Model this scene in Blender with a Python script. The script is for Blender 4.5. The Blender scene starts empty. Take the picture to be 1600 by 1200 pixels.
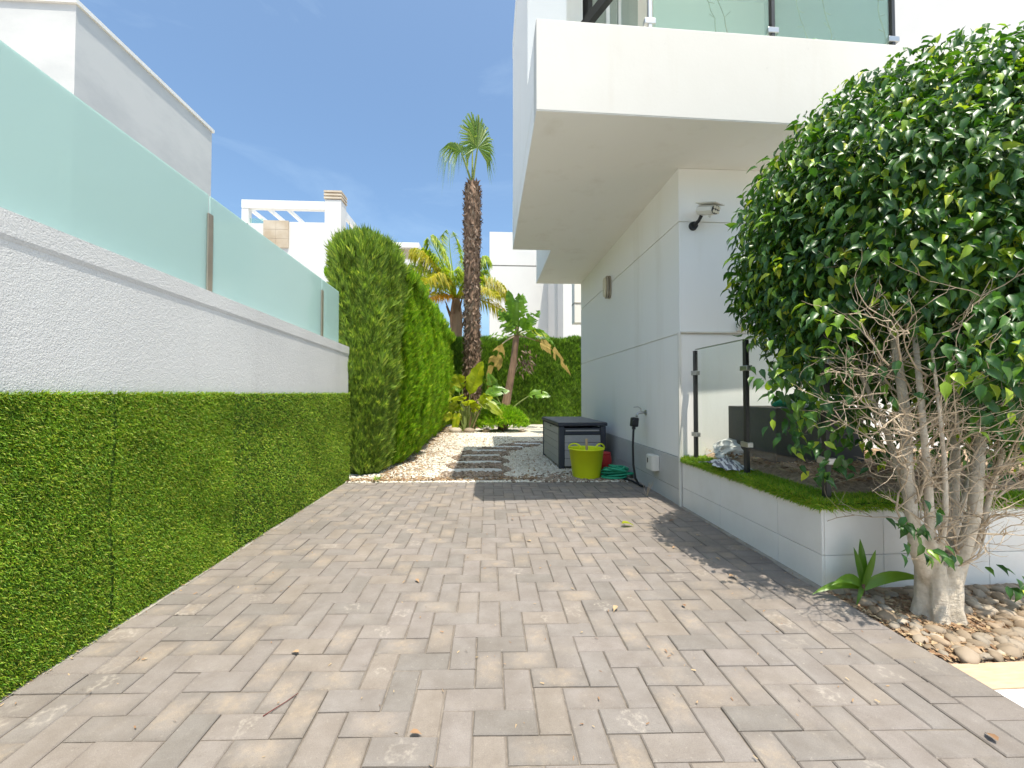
import bpy, bmesh, math, random
import numpy as np
from mathutils import Vector, Matrix, noise as mnoise
random.seed(7); rng = np.random.default_rng(7)
R = math.radians
scene = bpy.context.scene
C = scene.collection
SHX, SHY = -0.1315, 0.32                     # horizontal travel of a shadow per metre of height

# ---------------------------------------------------------------- camera, sky, sun, exposure
cam_d = bpy.data.cameras.new('camera'); cam = bpy.data.objects.new('camera', cam_d); C.objects.link(cam)
cam.location = (0, 0, 1.04); cam.rotation_euler = (R(91.23), 0, R(-3.26))
cam_d.sensor_width = 36; cam_d.lens = 36*650/1600; cam_d.clip_start = .05; cam_d.clip_end = 5000
scene.camera = cam
to_sun = Vector((-SHX, -SHY, 1)).normalized()
elev = math.asin(to_sun.z)
W = bpy.data.worlds.new('World'); scene.world = W; W.use_nodes = True
nt = W.node_tree; bg = nt.nodes['Background']
sky = nt.nodes.new('ShaderNodeTexSky'); sky.sky_type = 'NISHITA'; sky.sun_disc = False
sky.sun_elevation = elev; sky.sun_rotation = math.atan2(to_sun.x, to_sun.y)
sky.air_density = .9; sky.dust_density = 3.5; sky.ozone_density = 4.0; sky.altitude = 50
tcw = nt.nodes.new('ShaderNodeTexCoord'); mpw = nt.nodes.new('ShaderNodeMapping'); mpw.inputs['Scale'].default_value = (1.0, 2.2, 5.0)
nzw = nt.nodes.new('ShaderNodeTexNoise'); nzw.inputs['Scale'].default_value = 1.6; nzw.inputs['Detail'].default_value = 8; nzw.inputs['Roughness'].default_value = .62; nzw.inputs['Distortion'].default_value = .6
rpw = nt.nodes.new('ShaderNodeMapRange'); rpw.inputs[1].default_value = .52; rpw.inputs[2].default_value = .85; rpw.inputs[3].default_value = 0; rpw.inputs[4].default_value = .10
mxw = nt.nodes.new('ShaderNodeMix'); mxw.data_type = 'RGBA'; mxw.inputs[7].default_value = (7.5, 8.0, 8.6, 1)
nt.links.new(tcw.outputs['Generated'], mpw.inputs['Vector']); nt.links.new(mpw.outputs[0], nzw.inputs['Vector'])
nt.links.new(nzw.outputs['Fac'], rpw.inputs[0]); nt.links.new(rpw.outputs[0], mxw.inputs[0])
grd = nt.nodes.new('ShaderNodeMix'); grd.data_type = 'RGBA'; grd.blend_type = 'MULTIPLY'; grd.inputs[0].default_value = 1; grd.inputs[7].default_value = (.90, 1.01, .97, 1)   # camera white balance of the whole sky
nt.links.new(sky.outputs[0], mxw.inputs[6]); nt.links.new(mxw.outputs[2], grd.inputs[6]); nt.links.new(grd.outputs[2], bg.inputs['Color'])
bg.inputs['Strength'].default_value = .113
sun_d = bpy.data.lights.new('sun', 'SUN'); sun_d.energy = 2.7; sun_d.angle = R(.5); sun_d.color = (1, .935, .82)
sun = bpy.data.objects.new('sun', sun_d); C.objects.link(sun)
sun.rotation_euler = to_sun.to_track_quat('Z', 'Y').to_euler(); sun.location = (2, -5, 15)
vs = scene.view_settings; vs.view_transform = 'Standard'; vs.look = 'None'; vs.gamma = 1; vs.exposure = 1.27; vs.use_curve_mapping = False
scene.cycles.max_bounces = 10; scene.cycles.transparent_max_bounces = 16; scene.cycles.diffuse_bounces = 8

def at(px, py, Y):                            # the point at depth Y that the photograph shows at a pixel
    d = cam.rotation_euler.to_matrix() @ Vector(((px-800)/650, -(py-600)/650, -1)); return Vector((d.x/d.y*Y, Y, 1.04+d.z/d.y*Y))

# ---------------------------------------------------------------- materials
class N:
    def __init__(s, name):
        s.m = bpy.data.materials.new(name); s.m.use_nodes = True; s.t = s.m.node_tree
        s.b = s.t.nodes['Principled BSDF']; s.out = s.t.nodes['Material Output']; s.geo = None
    def n(s, kind, **kw):
        x = s.t.nodes.new('ShaderNode'+kind)
        for k, v in kw.items(): setattr(x, k, v)
        return x
    def l(s, a, b): s.t.links.new(a, b)
    def pos(s, scale=None):
        if s.geo is None: s.geo = s.n('NewGeometry')
        if scale is None: return s.geo.outputs['Position']
        mp = s.n('Mapping'); mp.inputs['Scale'].default_value = scale; s.l(s.geo.outputs['Position'], mp.inputs[0]); return mp.outputs[0]
    def noise(s, sc, det=4, rough=.55, stretch=None, dist=0):
        x = s.n('TexNoise'); x.inputs['Scale'].default_value = sc; x.inputs['Detail'].default_value = det
        x.inputs['Roughness'].default_value = rough; x.inputs['Distortion'].default_value = dist
        s.l(s.pos(stretch), x.inputs['Vector']); return x.outputs['Fac']
    def rng(s, v, a, b, c, d):
        x = s.n('MapRange'); s.l(v, x.inputs[0])
        for i, q in enumerate((a, b, c, d)): x.inputs[i+1].default_value = q
        return x.outputs[0]
    def mix(s, f, a, b, mode='MIX'):
        x = s.n('Mix'); x.data_type = 'RGBA'; x.blend_type = mode
        for i, q in ((0, f), (6, a), (7, b)):
            if isinstance(q, (int, float)): x.inputs[i].default_value = q
            elif isinstance(q, tuple): x.inputs[i].default_value = (*q, 1)
            else: s.l(q, x.inputs[i])
        return x.outputs[2]
    def math(s, op, a, b=0.):
        x = s.n('Math'); x.operation = op
        for i, q in ((0, a), (1, b)):
            if isinstance(q, (int, float)): x.inputs[i].default_value = q
            else: s.l(q, x.inputs[i])
        return x.outputs[0]
    def rand(s):
        s.pos(); oi = s.n('ObjectInfo')
        return s.math('FRACT', s.math('ADD', s.math('MULTIPLY', s.geo.outputs['Random Per Island'], 7.31), s.math('MULTIPLY', oi.outputs['Random'], 3.77)))
    def ramp(s, v, stops):
        x = s.n('ValToRGB'); s.l(v, x.inputs[0]); e = x.color_ramp.elements
        e[0].position = stops[0][0]; e[0].color = (*stops[0][1], 1); e[1].position = stops[-1][0]; e[1].color = (*stops[-1][1], 1)
        for p, c in stops[1:-1]: q = e.new(p); q.color = (*c, 1)
        return x.outputs[0]
    def base(s, c, rough=.6, spec=.5, metal=0):
        if isinstance(c, tuple): s.b.inputs['Base Color'].default_value = (*c, 1)
        else: s.l(c, s.b.inputs['Base Color'])
        if isinstance(rough, (int, float)): s.b.inputs['Roughness'].default_value = rough
        else: s.l(rough, s.b.inputs['Roughness'])
        s.b.inputs['Specular IOR Level'].default_value = spec; s.b.inputs['Metallic'].default_value = metal; return s
    def bump(s, v, strength, dist):
        x = s.n('Bump'); x.inputs['Strength'].default_value = strength; x.inputs['Distance'].default_value = dist
        s.l(v, x.inputs['Height']); s.l(x.outputs[0], s.b.inputs['Normal']); return s
MT = {}
def simple(name, col, rough=.6, spec=.5, metal=0, var=.12, vs=6, bump=0, bs=60, bd=.004, stretch=None):
    s = N(name); dark = tuple(c*(1-var) for c in col); lite = tuple(min(.9, c*(1+var*.6)) for c in col)
    s.base(s.mix(s.rng(s.noise(vs, 5, stretch=stretch), .3, .7, 0, 1), dark, lite), rough, spec, metal)
    if bump: s.bump(s.noise(bs, 4, stretch=stretch), bump, bd)
    MT[name] = s.m; return s.m
def leafy(name, stops, rough=.4, spec=.5, trans=.25, tcol=None, noise=0):
    s = N(name); r = s.rand(); c = s.ramp(r, stops)
    if noise: c = s.mix(s.rng(s.noise(noise, 3), .35, .65, 0, .6), c, s.mix(1., c, (.55, .6, .5), 'MULTIPLY'))
    s.base(c, rough, spec)
    tr = s.n('BsdfTranslucent'); s.l(s.mix(1., c, tcol or (1.6, 1.7, .7), 'MULTIPLY'), tr.inputs[0])
    mx = s.n('MixShader'); mx.inputs[0].default_value = trans; s.l(s.b.outputs[0], mx.inputs[1]); s.l(tr.outputs[0], mx.inputs[2]); s.l(mx.outputs[0], s.out.inputs[0])
    MT[name] = s.m; return s.m
# painted render
s = N('rough_white_render'); big = s.noise(1.3, 6); fine = s.noise(70, 3, .5)
s.base(s.mix(s.rng(big, .3, .75, 0, 1), (.72, .715, .70), (.64, .635, .625)), .85, .2); gr = s.mix(s.rng(s.noise(2.6, 6, .65, (1, 1, .12)), .55, .8, 0, .4), s.b.inputs['Base Color'].links[0].from_socket, (.53, .52, .50)); s.l(gr, s.b.inputs['Base Color']); s.bump(s.math('ADD', s.math('MULTIPLY', s.noise(60, 3, .6, dist=.5), .8), s.math('MULTIPLY', s.noise(170, 3), .8)), .45, .008); MT['rough_white'] = s.m
s = N('smooth_white_paint'); st = s.noise(.9, 7, .6); drip = s.noise(3.2, 5, .6, (1.0, 1.0, .12))
c = s.mix(s.rng(st, .4, .75, 0, .55), (.85, .835, .80), (.82, .80, .76)); c = s.mix(s.rng(drip, .56, .8, 0, .45), c, (.68, .64, .57))
s.base(c, .7, .25); s.bump(s.noise(35, 4), .12, .004); MT['white'] = s.m
s = N('weathered_sun_dimmed_white_paint'); st = s.noise(.9, 7, .6); drip = s.noise(3.2, 6, .65, (1.0, 1.0, .10))  # house white darkened to curb the sun's glare on the parapet; streaks are weathering
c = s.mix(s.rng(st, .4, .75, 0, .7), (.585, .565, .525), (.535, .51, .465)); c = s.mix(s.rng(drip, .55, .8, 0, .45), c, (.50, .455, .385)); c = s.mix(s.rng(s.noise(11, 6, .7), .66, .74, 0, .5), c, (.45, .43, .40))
s.base(c, .7, .25); s.bump(s.noise(35, 4), .15, .004); MT['weathered_sun_dimmed'] = s.m
s = N('streaky_white_paint'); st = s.noise(.55, 8, .65, (1, 1, 2.0)); s.base(s.mix(s.rng(st, .42, .7, 0, 1), (.58, .575, .56), (.46, .465, .465)), .75, .2); s.bump(s.noise(20, 4), .15, .006); MT['streaky'] = s.m
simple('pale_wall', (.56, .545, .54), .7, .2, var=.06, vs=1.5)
simple('far_white', (.66, .645, .62), .8, .2, var=.05, vs=.6)
simple('groove', (.30, .29, .27), .9, .1)
# pavers
s = N('concrete_paver'); r = s.rand()
def attr(s, nm): x = s.n('Attribute'); x.attribute_name = nm; return x.outputs['Vector']
def xyz(s, v): x = s.n('SeparateXYZ'); s.l(v, x.inputs[0]); return x.outputs
lx = xyz(s, attr(s, 'loc')); hx = xyz(s, attr(s, 'half')); wn_ = s.math('MULTIPLY', s.math('SUBTRACT', s.noise(26, 4, .6), .5), .13)
ex = s.math('DIVIDE', s.math('ABSOLUTE', lx[0]), hx[0]); ey = s.math('DIVIDE', s.math('ABSOLUTE', lx[1]), hx[1]); edge = s.math('ADD', s.math('MAXIMUM', ex, ey), s.math('MULTIPLY', wn_, 3.))
c = s.ramp(r, [(0, (.215, .195, .177)), (.15, (.250, .223, .204)), (.45, (.268, .236, .216)), (.65, (.250, .225, .207)), (.85, (.274, .239, .213)), (1, (.277, .238, .204))])
blot = s.noise(9, 5, .65); c = s.mix(s.rng(blot, .35, .65, 0, .7), c, s.mix(1., c, (.74, .71, .68), 'MULTIPLY'))
r2 = s.math('FRACT', s.math('MULTIPLY', r, 13.7)); r3 = s.math('FRACT', s.math('MULTIPLY', r, 5.3))
c = s.mix(s.math('MULTIPLY', s.rng(edge, .55, 1.15, 0, .55), s.rng(r3, .3, .8, 0, 1)), c, (.15, .132, .112))       # stained rims
cen = s.math('SQRT', s.math('ADD', s.math('MULTIPLY', lx[0], lx[0]), s.math('MULTIPLY', lx[1], lx[1]))); cen = s.math('ADD', cen, wn_)
c = s.mix(s.math('MULTIPLY', s.math('MULTIPLY', s.rng(cen, .085, .0, 0, .6), s.rng(s.noise(30, 4, .65), .38, .62, .25, 1)), s.rng(r3, .55, .8, 0, 1)), c, (.38, .30, .215))           # tan bleached middles
ring = s.math('SUBTRACT', 1., s.math('MULTIPLY', s.math('ABSOLUTE', s.math('SUBTRACT', cen, s.rng(r3, 0, 1, .012, .05))), 60.))
c = s.mix(s.math('MULTIPLY', s.rng(ring, 0, 1, 0, .5), s.math('MULTIPLY', s.rng(r2, .84, .9, 0, 1), s.rng(s.noise(55, 3), .4, .62, 0, 1))), c, (.48, .43, .37))               # lime bloom rings
dirt = s.noise(1.1, 4, .6); c = s.mix(s.rng(dirt, .46, .7, 0, .42), c, (.155, .135, .112)); c = s.mix(s.rng(s.noise(3.3, 6, .7), .55, .72, 0, .35), c, (.31, .265, .215))
grit = s.noise(60, 4, .7); c = s.mix(s.rng(grit, .60, .75, 0, .4), c, (.42, .38, .33)); c = s.mix(s.rng(s.noise(95, 4, .7), .63, .74, 0, .5), c, (.10, .085, .07))
speck = s.noise(420, 2); c = s.mix(s.rng(speck, .3, .7, 0, .55), s.mix(1., c, (.80, .80, .80), 'MULTIPLY'), s.mix(1., c, (1.2, 1.19, 1.17), 'MULTIPLY'))
s.base(c, .85, .25); s.bump(s.math('ADD', s.noise(260, 3), s.math('MULTIPLY', s.noise(40, 3), .6)), .35, .003); MT['paver'] = s.m
simple('joint_sand', (.20, .17, .14), .95, .1, var=.35, vs=30, bump=.5, bs=200, bd=.003)
simple('mortar', (.33, .30, .26), .95, .1, var=.3, vs=9, bump=.5, bs=120, bd=.004)
simple('pale_bounce_ground', (.48, .44, .39), .95, .1, var=.15, vs=2)  # pale concrete tone, chosen to bounce light up onto soffit and house fronts
s = N('gravel_bed'); vo = s.n('TexVoronoi'); vo.inputs['Scale'].default_value = 34; s.l(s.pos(), vo.inputs['Vector'])
c = s.mix(s.rng(vo.outputs['Distance'], .1, .6, 0, 1), (.68, .64, .56), (.46, .41, .33)); c = s.mix(s.rng(s.noise(6, 6, .7), .54, .70, 0, .6), c, (.42, .31, .21))
s.base(c, .9, .2); s.bump(vo.outputs['Distance'], -.8, .02); MT['gravel_bed'] = s.m
def stone_mat(name, stops, rough=.75, sc=14):
    s = N(name); c = s.ramp(s.rand(), stops); c = s.mix(s.rng(s.noise(sc, 4), .35, .7, 0, .5), c, s.mix(1., c, (.72, .70, .66), 'MULTIPLY'))
    s.base(c, rough, .3); s.bump(s.noise(sc*6, 3), .25, .002); MT[name] = s.m
stone_mat('white_gravel', [(0, (.60, .54, .44)), (.3, (.70, .66, .57)), (.7, (.76, .73, .66)), (.93, (.72, .67, .58)), (1, (.46, .36, .25))])
stone_mat('brown_pebble', [(0, (.15, .11, .08)), (.35, (.24, .18, .13)), (.6, (.30, .25, .20)), (.85, (.36, .26, .19)), (1, (.42, .37, .31))])
stone_mat('river_stone', [(0, (.22, .165, .11)), (.3, (.30, .23, .16)), (.55, (.29, .25, .20)), (.8, (.37, .27, .18)), (1, (.43, .37, .29))], .7)
stone_mat('litter', [(0, (.24, .13, .07)), (.5, (.36, .24, .14)), (1, (.46, .36, .22))], .9)
simple('slab', (.56, .55, .53), .85, .2, var=.18, vs=9, bump=.3, bs=90)
s = N('cream_tile'); r = s.rand(); c = s.mix(s.rng(r, 0, 1, 0, 1), (.76, .735, .69), (.80, .78, .74)); c = s.mix(s.rng(s.noise(5, 6, .65), .45, .75, 0, .5), c, (.68, .65, .59)); s.base(c, .45, .4); s.bump(s.noise(120, 3), .08, .002); MT['cream_tile'] = s.m
s = N('grey_tile'); r = s.rand(); c = s.mix(s.rng(r, 0, 1, 0, 1), (.47, .465, .45), (.52, .515, .50)); c = s.mix(s.rng(s.noise(5, 6, .65), .45, .75, 0, .5), c, (.41, .40, .38)); s.base(c, .5, .4); s.bump(s.noise(120, 3), .08, .002); MT['grey_tile'] = s.m
simple('grout', (.30, .25, .20), .95, .1)
s = N('travertine'); c = s.mix(s.rng(s.noise(14, 6, .6, (1, 5, 1)), .35, .7, 0, 1), (.60, .43, .28), (.50, .34, .21)); s.base(c, .7, .3); MT['travertine'] = s.m
simple('white_tile', (.74, .72, .68), .5, .4, var=.05)
# glass
def glass(name, tint, refl=1., frost=0., fcol=(.5, .7, .66), rough=.02):
    s = N(name); tr = s.n('BsdfTransparent'); tr.inputs[0].default_value = (*tint, 1)
    gl = s.n('BsdfGlossy'); gl.inputs['Roughness'].default_value = rough; gl.inputs[0].default_value = (1, 1, 1, 1)
    body = tr.outputs[0]
    if frost:
        df = s.n('BsdfDiffuse'); df.inputs[0].default_value = (*fcol, 1); tl = s.n('BsdfTranslucent'); tl.inputs[0].default_value = (*fcol, 1)
        a = s.n('MixShader'); a.inputs[0].default_value = .45; s.l(df.outputs[0], a.inputs[1]); s.l(tl.outputs[0], a.inputs[2])
        b = s.n('MixShader'); b.inputs[0].default_value = frost; s.l(tr.outputs[0], b.inputs[1]); s.l(a.outputs[0], b.inputs[2]); body = b.outputs[0]
    fr = s.n('Fresnel'); fr.inputs['IOR'].default_value = 1.45; s.pos()
    m = s.n('MixShader'); s.l(s.math('MULTIPLY', s.math('MULTIPLY', fr.outputs[0], refl), s.math('SUBTRACT', 1., s.geo.outputs['Backfacing'])), m.inputs[0]); s.l(body, m.inputs[1]); s.l(gl.outputs[0], m.inputs[2]); s.l(m.outputs[0], s.out.inputs[0])
    MT[name] = s.m
glass('clear_glass', (.95, .975, .965), .55)
glass('balcony_glass', (.80, .92, .88), .7, .16, (.55, .74, .68))
glass('frosted_glass', (.72, .88, .85), .55, .74, (.60, .745, .71), .10)
glass('window_glass', (.72, .78, .78), 1.4)
# metals and plastics
simple('dark_steel', (.06, .06, .06), .4, .5, .6, var=.2)
simple('bronze_steel', (.42, .36, .29), .35, .5, .7, var=.15)
simple('steel', (.50, .50, .49), .32, .5, .9, var=.08)
simple('dark_frame', (.03, .028, .027), .45)
simple('white_metal', (.78, .76, .72), .5, .4, var=.06)
simple('white_plastic', (.70, .68, .62), .5, .4, var=.08)
simple('black_plastic', (.018, .018, .02), .5, .4)
simple('charcoal_plastic', (.045, .05, .065), .55, .4, var=.15)
s = N('grey_board'); g = s.noise(26, 5, .6, (1, 1, 9)); c = s.mix(s.rng(g, .35, .65, 0, 1), (.36, .35, .34), (.43, .42, .41)); s.base(c, .6, .35); s.bump(g, .15, .002); MT['grey_board'] = s.m
s = N('lid_board'); g = s.noise(26, 5, .6, (9, 1, 1)); c = s.mix(s.rng(g, .35, .65, 0, 1), (.19, .185, .185), (.24, .235, .235)); s.base(c, .6, .35); MT['lid_board'] = s.m
simple('lime_plastic', (.76, .84, .015), .45, .4, var=.05)
simple('red_plastic', (.5, .03, .03), .5, .4)
simple('red_bark', (.13, .035, .03), .8, .2)
simple('green_hose', (.03, .40, .22), .45, .5, var=.2, vs=20)
simple('wood_handle', (.52, .36, .20), .6, .3, var=.2)
simple('terracotta', (.44, .27, .18), .8, .2)
s = N('stone_cladding'); c = s.mix(s.rng(s.noise(1.4, 6), .35, .65, 0, 1), (.45, .36, .26), (.58, .50, .40)); s.base(c, .8, .2); MT['stone_cladding'] = s.m
simple('planter_grey', (.085, .082, .078), .7, .3, var=.15, vs=4)
simple('grey_film', (.60, .60, .58), .85, .2, var=.25, vs=9)
simple('white_cloth', (.75, .75, .73), .8, .2, var=.15, vs=12)
s = N('striped_cloth'); wv = s.n('TexWave'); wv.inputs['Scale'].default_value = 9; wv.inputs['Distortion'].default_value = 3; s.l(s.pos((1, .6, .4)), wv.inputs[0]); s.base(s.mix(s.rng(wv.outputs['Fac'], .45, .55, 0, 1), (.20, .20, .22), (.68, .67, .65)), .9, .1); MT['striped_cloth'] = s.m
simple('bottle_green', (.02, .36, .22), .35, .5)
s = N('lamp_diffuser'); s.base((.62, .56, .42), .4, .4); MT['lamp_diffuser'] = s.m
simple('bark_mulch', (.40, .29, .20), .95, .1, var=.4, vs=40, bump=.8, bs=60, bd=.02)
# plants
leafy('turf', [(0, (0.096, 0.228, 0.012)), (.35, (0.215, 0.411, 0.024)), (.7, (0.344, 0.500, 0.036)), (.92, (0.500, 0.500, 0.049)), (1, (0.500, 0.500, 0.119))], .5, .35, .25, noise=5)
simple('turf_backing', (.06, .11, .018), .95, .1, var=.3, vs=30)
leafy('conifer', [(0, (0.061, 0.132, 0.018)), (.4, (0.112, 0.221, 0.023)), (.75, (0.174, 0.313, 0.029)), (1, (0.286, 0.405, 0.051))], .6, .3, .3, noise=1.5)
leafy('conifer_bright', [(0, (0.114, 0.236, 0.014)), (.4, (0.204, 0.385, 0.018)), (.75, (0.306, 0.500, 0.023)), (1, (0.460, 0.500, 0.043))], .6, .3, .4, noise=.8)
leafy('conifer_grey', [(0, (0.112, 0.185, 0.034)), (.4, (0.187, 0.293, 0.048)), (.75, (0.279, 0.401, 0.062)), (1, (0.448, 0.500, 0.094))], .6, .3, .35, noise=.8)
leafy('ficus_leaf', [(0, (0.026, 0.079, 0.015)), (.45, (0.042, 0.116, 0.018)), (.7, (0.067, 0.158, 0.018)), (.86, (0.134, 0.249, 0.018)), (.95, (0.287, 0.398, 0.022)), (1, (0.460, 0.497, 0.044))], .37, .5, .22, (1.8, 2.1, .5))
leafy('fan_leaf', [(0, (0.097, 0.168, 0.047)), (.5, (0.145, 0.238, 0.062)), (1, (0.258, 0.308, 0.094))], .45, .4, .35)
leafy('feather_leaf', [(0, (0.119, 0.211, 0.020)), (.4, (0.220, 0.325, 0.020)), (.75, (0.405, 0.455, 0.020)), (1, (0.500, 0.500, 0.030))], .45, .4, .4)
leafy('feather_leaf_yellow', [(0, (.22, .26, .02)), (.5, (.36, .33, .02)), (1, (.46, .36, .03))], .45, .4, .4)
leafy('feather_leaf_orange', [(0, (.42, .22, .02)), (.5, (.5, .25, .02)), (1, (.5, .33, .05))], .5, .4, .4)
leafy('paddle_green', [(0, (0.090, 0.203, 0.020)), (1, (0.195, 0.343, 0.033))], .35, .5, .35, noise=3)
leafy('paddle_lime', [(0, (0.253, 0.336, 0.015)), (1, (0.414, 0.426, 0.020))], .4, .4, .4, noise=3)
leafy('paddle_brown', [(0, (.28, .20, .05)), (1, (.40, .28, .08))], .7, .3, .3, noise=4)
s = N('pale_bark'); c = s.mix(s.rng(s.noise(22, 6, .7), .35, .68, 0, 1), (.64, .56, .45), (.44, .37, .28)); c = s.mix(s.rng(s.noise(7, 5, .6, (1, 1, .3)), .55, .7, 0, .6), c, (.68, .61, .51)); s.base(c, .9, .15); s.bump(s.math('ADD', s.noise(90, 5, .7), s.noise(30, 4, .6, (1, 1, 3))), .8, .006); MT['pale_bark'] = s.m
simple('dry_twig', (.48, .38, .27), .9, .2, var=.35, vs=20)
simple('brown_bark', (.16, .10, .065), .95, .1, var=.3, vs=8, bump=.6, bs=20, bd=.02)
stone_mat('boot', [(0, (.10, .06, .04)), (.5, (.19, .125, .085)), (.85, (.28, .20, .145)), (1, (.42, .33, .25))], .9)
simple('trunk_fibre', (.26, .17, .115), .95, .1, var=.35, vs=6, bump=.7, bs=18, bd=.03, stretch=(1, 1, .25))
simple('petiole', (.22, .27, .08), .6, .3, var=.2)

# ---------------------------------------------------------------- mesh helpers
class MB:
    def __init__(s): s.v = []; s.f = []
    def add(s, vs, fs):
        o = len(s.v); s.v += [tuple(v) for v in vs]; s.f += [tuple(i+o for i in f) for f in fs]; return s
    def box(s, x0, x1, y0, y1, z0, z1):
        return s.add([(x0,y0,z0),(x1,y0,z0),(x1,y1,z0),(x0,y1,z0),(x0,y0,z1),(x1,y0,z1),(x1,y1,z1),(x0,y1,z1)], [(0,3,2,1),(4,5,6,7),(0,1,5,4),(1,2,6,5),(2,3,7,6),(3,0,4,7)])
    def prism(s, poly, z0, z1):
        n = len(poly); return s.add([(x,y,z0) for x, y in poly]+[(x,y,z1) for x, y in poly], [tuple(range(n))[::-1], tuple(range(n, 2*n))]+[(i,(i+1)%n,n+(i+1)%n,n+i) for i in range(n)])
    def profile(s, pts, y0, y1, dz0=0, dz1=0):             # (x,z) outline swept along y, z offset at each end
        n = len(pts); return s.add([(x,y0,z+dz0) for x, z in pts]+[(x,y1,z+dz1) for x, z in pts], [tuple(range(n)), tuple(range(n, 2*n))[::-1]]+[(i,n+i,n+(i+1)%n,(i+1)%n) for i in range(n)])
    def beam(s, a, b, w, h, up=(0,0,1)):
        a = Vector(a); b = Vector(b); d = (b-a).normalized(); r = d.cross(Vector(up)).normalized()*w/2; u = r.cross(d).normalized()*h/2
        return s.add([a-r-u,a+r-u,a+r+u,a-r+u,b-r-u,b+r-u,b+r+u,b-r+u], [(0,3,2,1),(4,5,6,7),(0,1,5,4),(1,2,6,5),(2,3,7,6),(3,0,4,7)])
    def tube(s, pts, rad, n=8, cap=True):
        P = [Vector(p) for p in pts]; m = len(P)
        if isinstance(rad, (int, float)): rad = [rad]*m
        t0 = (P[1]-P[0]).normalized(); ref = Vector((0,0,1)) if abs(t0.z) < .9 else Vector((1,0,0)); u = t0.cross(ref).normalized(); o = len(s.v)
        for i in range(m):
            t = (P[min(i+1,m-1)]-P[max(i-1,0)])
            t = t.normalized() if t.length > 1e-9 else t0
            u = u-t*u.dot(t); u = u.normalized() if u.length > 1e-6 else t.orthogonal().normalized(); w = t.cross(u)
            for k in range(n):
                a = 2*math.pi*k/n; s.v.append(tuple(P[i]+(u*math.cos(a)+w*math.sin(a))*rad[i]))
        for i in range(m-1):
            for k in range(n): s.f.append((o+i*n+k, o+i*n+(k+1)%n, o+(i+1)*n+(k+1)%n, o+(i+1)*n+k))
        if cap: s.f.append(tuple(o+k for k in range(n))[::-1]); s.f.append(tuple(o+(m-1)*n+k for k in range(n)))
        return s
    def lathe(s, prof, c=(0,0,0), n=32):
        o = len(s.v); m = len(prof)
        for r, z in prof:
            for k in range(n): a = 2*math.pi*k/n; s.v.append((c[0]+r*math.cos(a), c[1]+r*math.sin(a), c[2]+z))
        for i in range(m-1):
            for k in range(n): s.f.append((o+i*n+k, o+i*n+(k+1)%n, o+(i+1)*n+(k+1)%n, o+(i+1)*n+k))
        s.f.append(tuple(o+k for k in range(n))[::-1]); s.f.append(tuple(o+(m-1)*n+k for k in range(n))); return s
def mesh_of(name, v, f):
    me = bpy.data.meshes.new(name); me.from_pydata([tuple(x) for x in v], [], f); me.update(); return me
def fast_mesh(name, V, T):                                 # numpy triangles
    me = bpy.data.meshes.new(name); V = np.ascontiguousarray(V, dtype=np.float32); T = np.ascontiguousarray(T, dtype=np.int32); nv, ntr = len(V), len(T)
    me.vertices.add(nv); me.vertices.foreach_set('co', V.ravel()); me.loops.add(ntr*3); me.loops.foreach_set('vertex_index', T.ravel())
    me.polygons.add(ntr); me.polygons.foreach_set('loop_start', np.arange(0, ntr*3, 3, dtype=np.int32)); me.polygons.foreach_set('loop_total', np.full(ntr, 3, dtype=np.int32))
    me.update(calc_edges=True); return me
def tag(o, label=None, cat=None, group=None, kind=None):
    if label: o['label'] = label
    if cat: o['category'] = cat
    if group: o['group'] = group
    if kind: o['kind'] = kind
    return o
def wloc(o):
    l = Vector(o.location); p = o.parent
    while p: l += Vector(p.location); p = p.parent
    return l
def link(name, me, mat, parent=None, smooth=False, bevel=0, origin=None):
    """one mesh object; its vertices come in world coordinates"""
    base = wloc(parent) if parent else Vector((0,0,0))
    if origin is None:
        co = np.empty(len(me.vertices)*3, dtype=np.float32); me.vertices.foreach_get('co', co); co = co.reshape(-1,3)
        origin = Vector(((co[:,0].min()+co[:,0].max())/2, (co[:,1].min()+co[:,1].max())/2, co[:,2].min()))
    origin = Vector([float(q) for q in origin])
    me.transform(Matrix.Translation(-origin)); o = bpy.data.objects.new(name, me); C.objects.link(o)
    o.location = origin-base
    if parent: o.parent = parent
    if mat and not me.materials: me.materials.append(MT[mat])
    if smooth: me.polygons.foreach_set('use_smooth', [True]*len(me.polygons))
    if bevel:
        m = o.modifiers.new('bevel', 'BEVEL'); m.width = bevel; m.segments = 2; m.limit_method = 'ANGLE'; m.angle_limit = R(40)
    return o
def part(name, mb, mat, parent=None, **k): return link(name, mesh_of(name, mb.v, mb.f), mat, parent, **k)
def thing(name, label, cat, loc, group=None):
    o = bpy.data.objects.new(name, None); o.empty_display_size = .1; C.objects.link(o); o.location = loc; return tag(o, label, cat, group)
def structure(name, mb, mat, **k): return tag(part(name, mb, mat, **k), kind='structure')
def BX(*a): return MB().box(*a)
def frames(axis, nrm):
    """rotation matrices with column x = axis, z ~ nrm"""
    a = axis/np.linalg.norm(axis, axis=1, keepdims=True); y = np.cross(nrm, a); ln = np.linalg.norm(y, axis=1, keepdims=True)
    bad = ln[:,0] < 1e-5; y[bad] = np.cross(np.array([.3,.9,.2]), a[bad]); y /= np.linalg.norm(y, axis=1, keepdims=True); z = np.cross(a, y)
    return np.stack([a, y, z], axis=2)
def scatter(BV, BT, pos, rot, sc):
    n = len(pos); sc = np.asarray(sc); sc = sc[:,None]*np.ones(3) if sc.ndim == 1 else sc
    V = np.einsum('nij,nkj->nki', rot, BV[None]*sc[:,None,:])+pos[:,None,:]; T = BT[None]+(np.arange(n)*len(BV))[:,None,None]
    return V.reshape(-1,3), T.reshape(-1,3)
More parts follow.
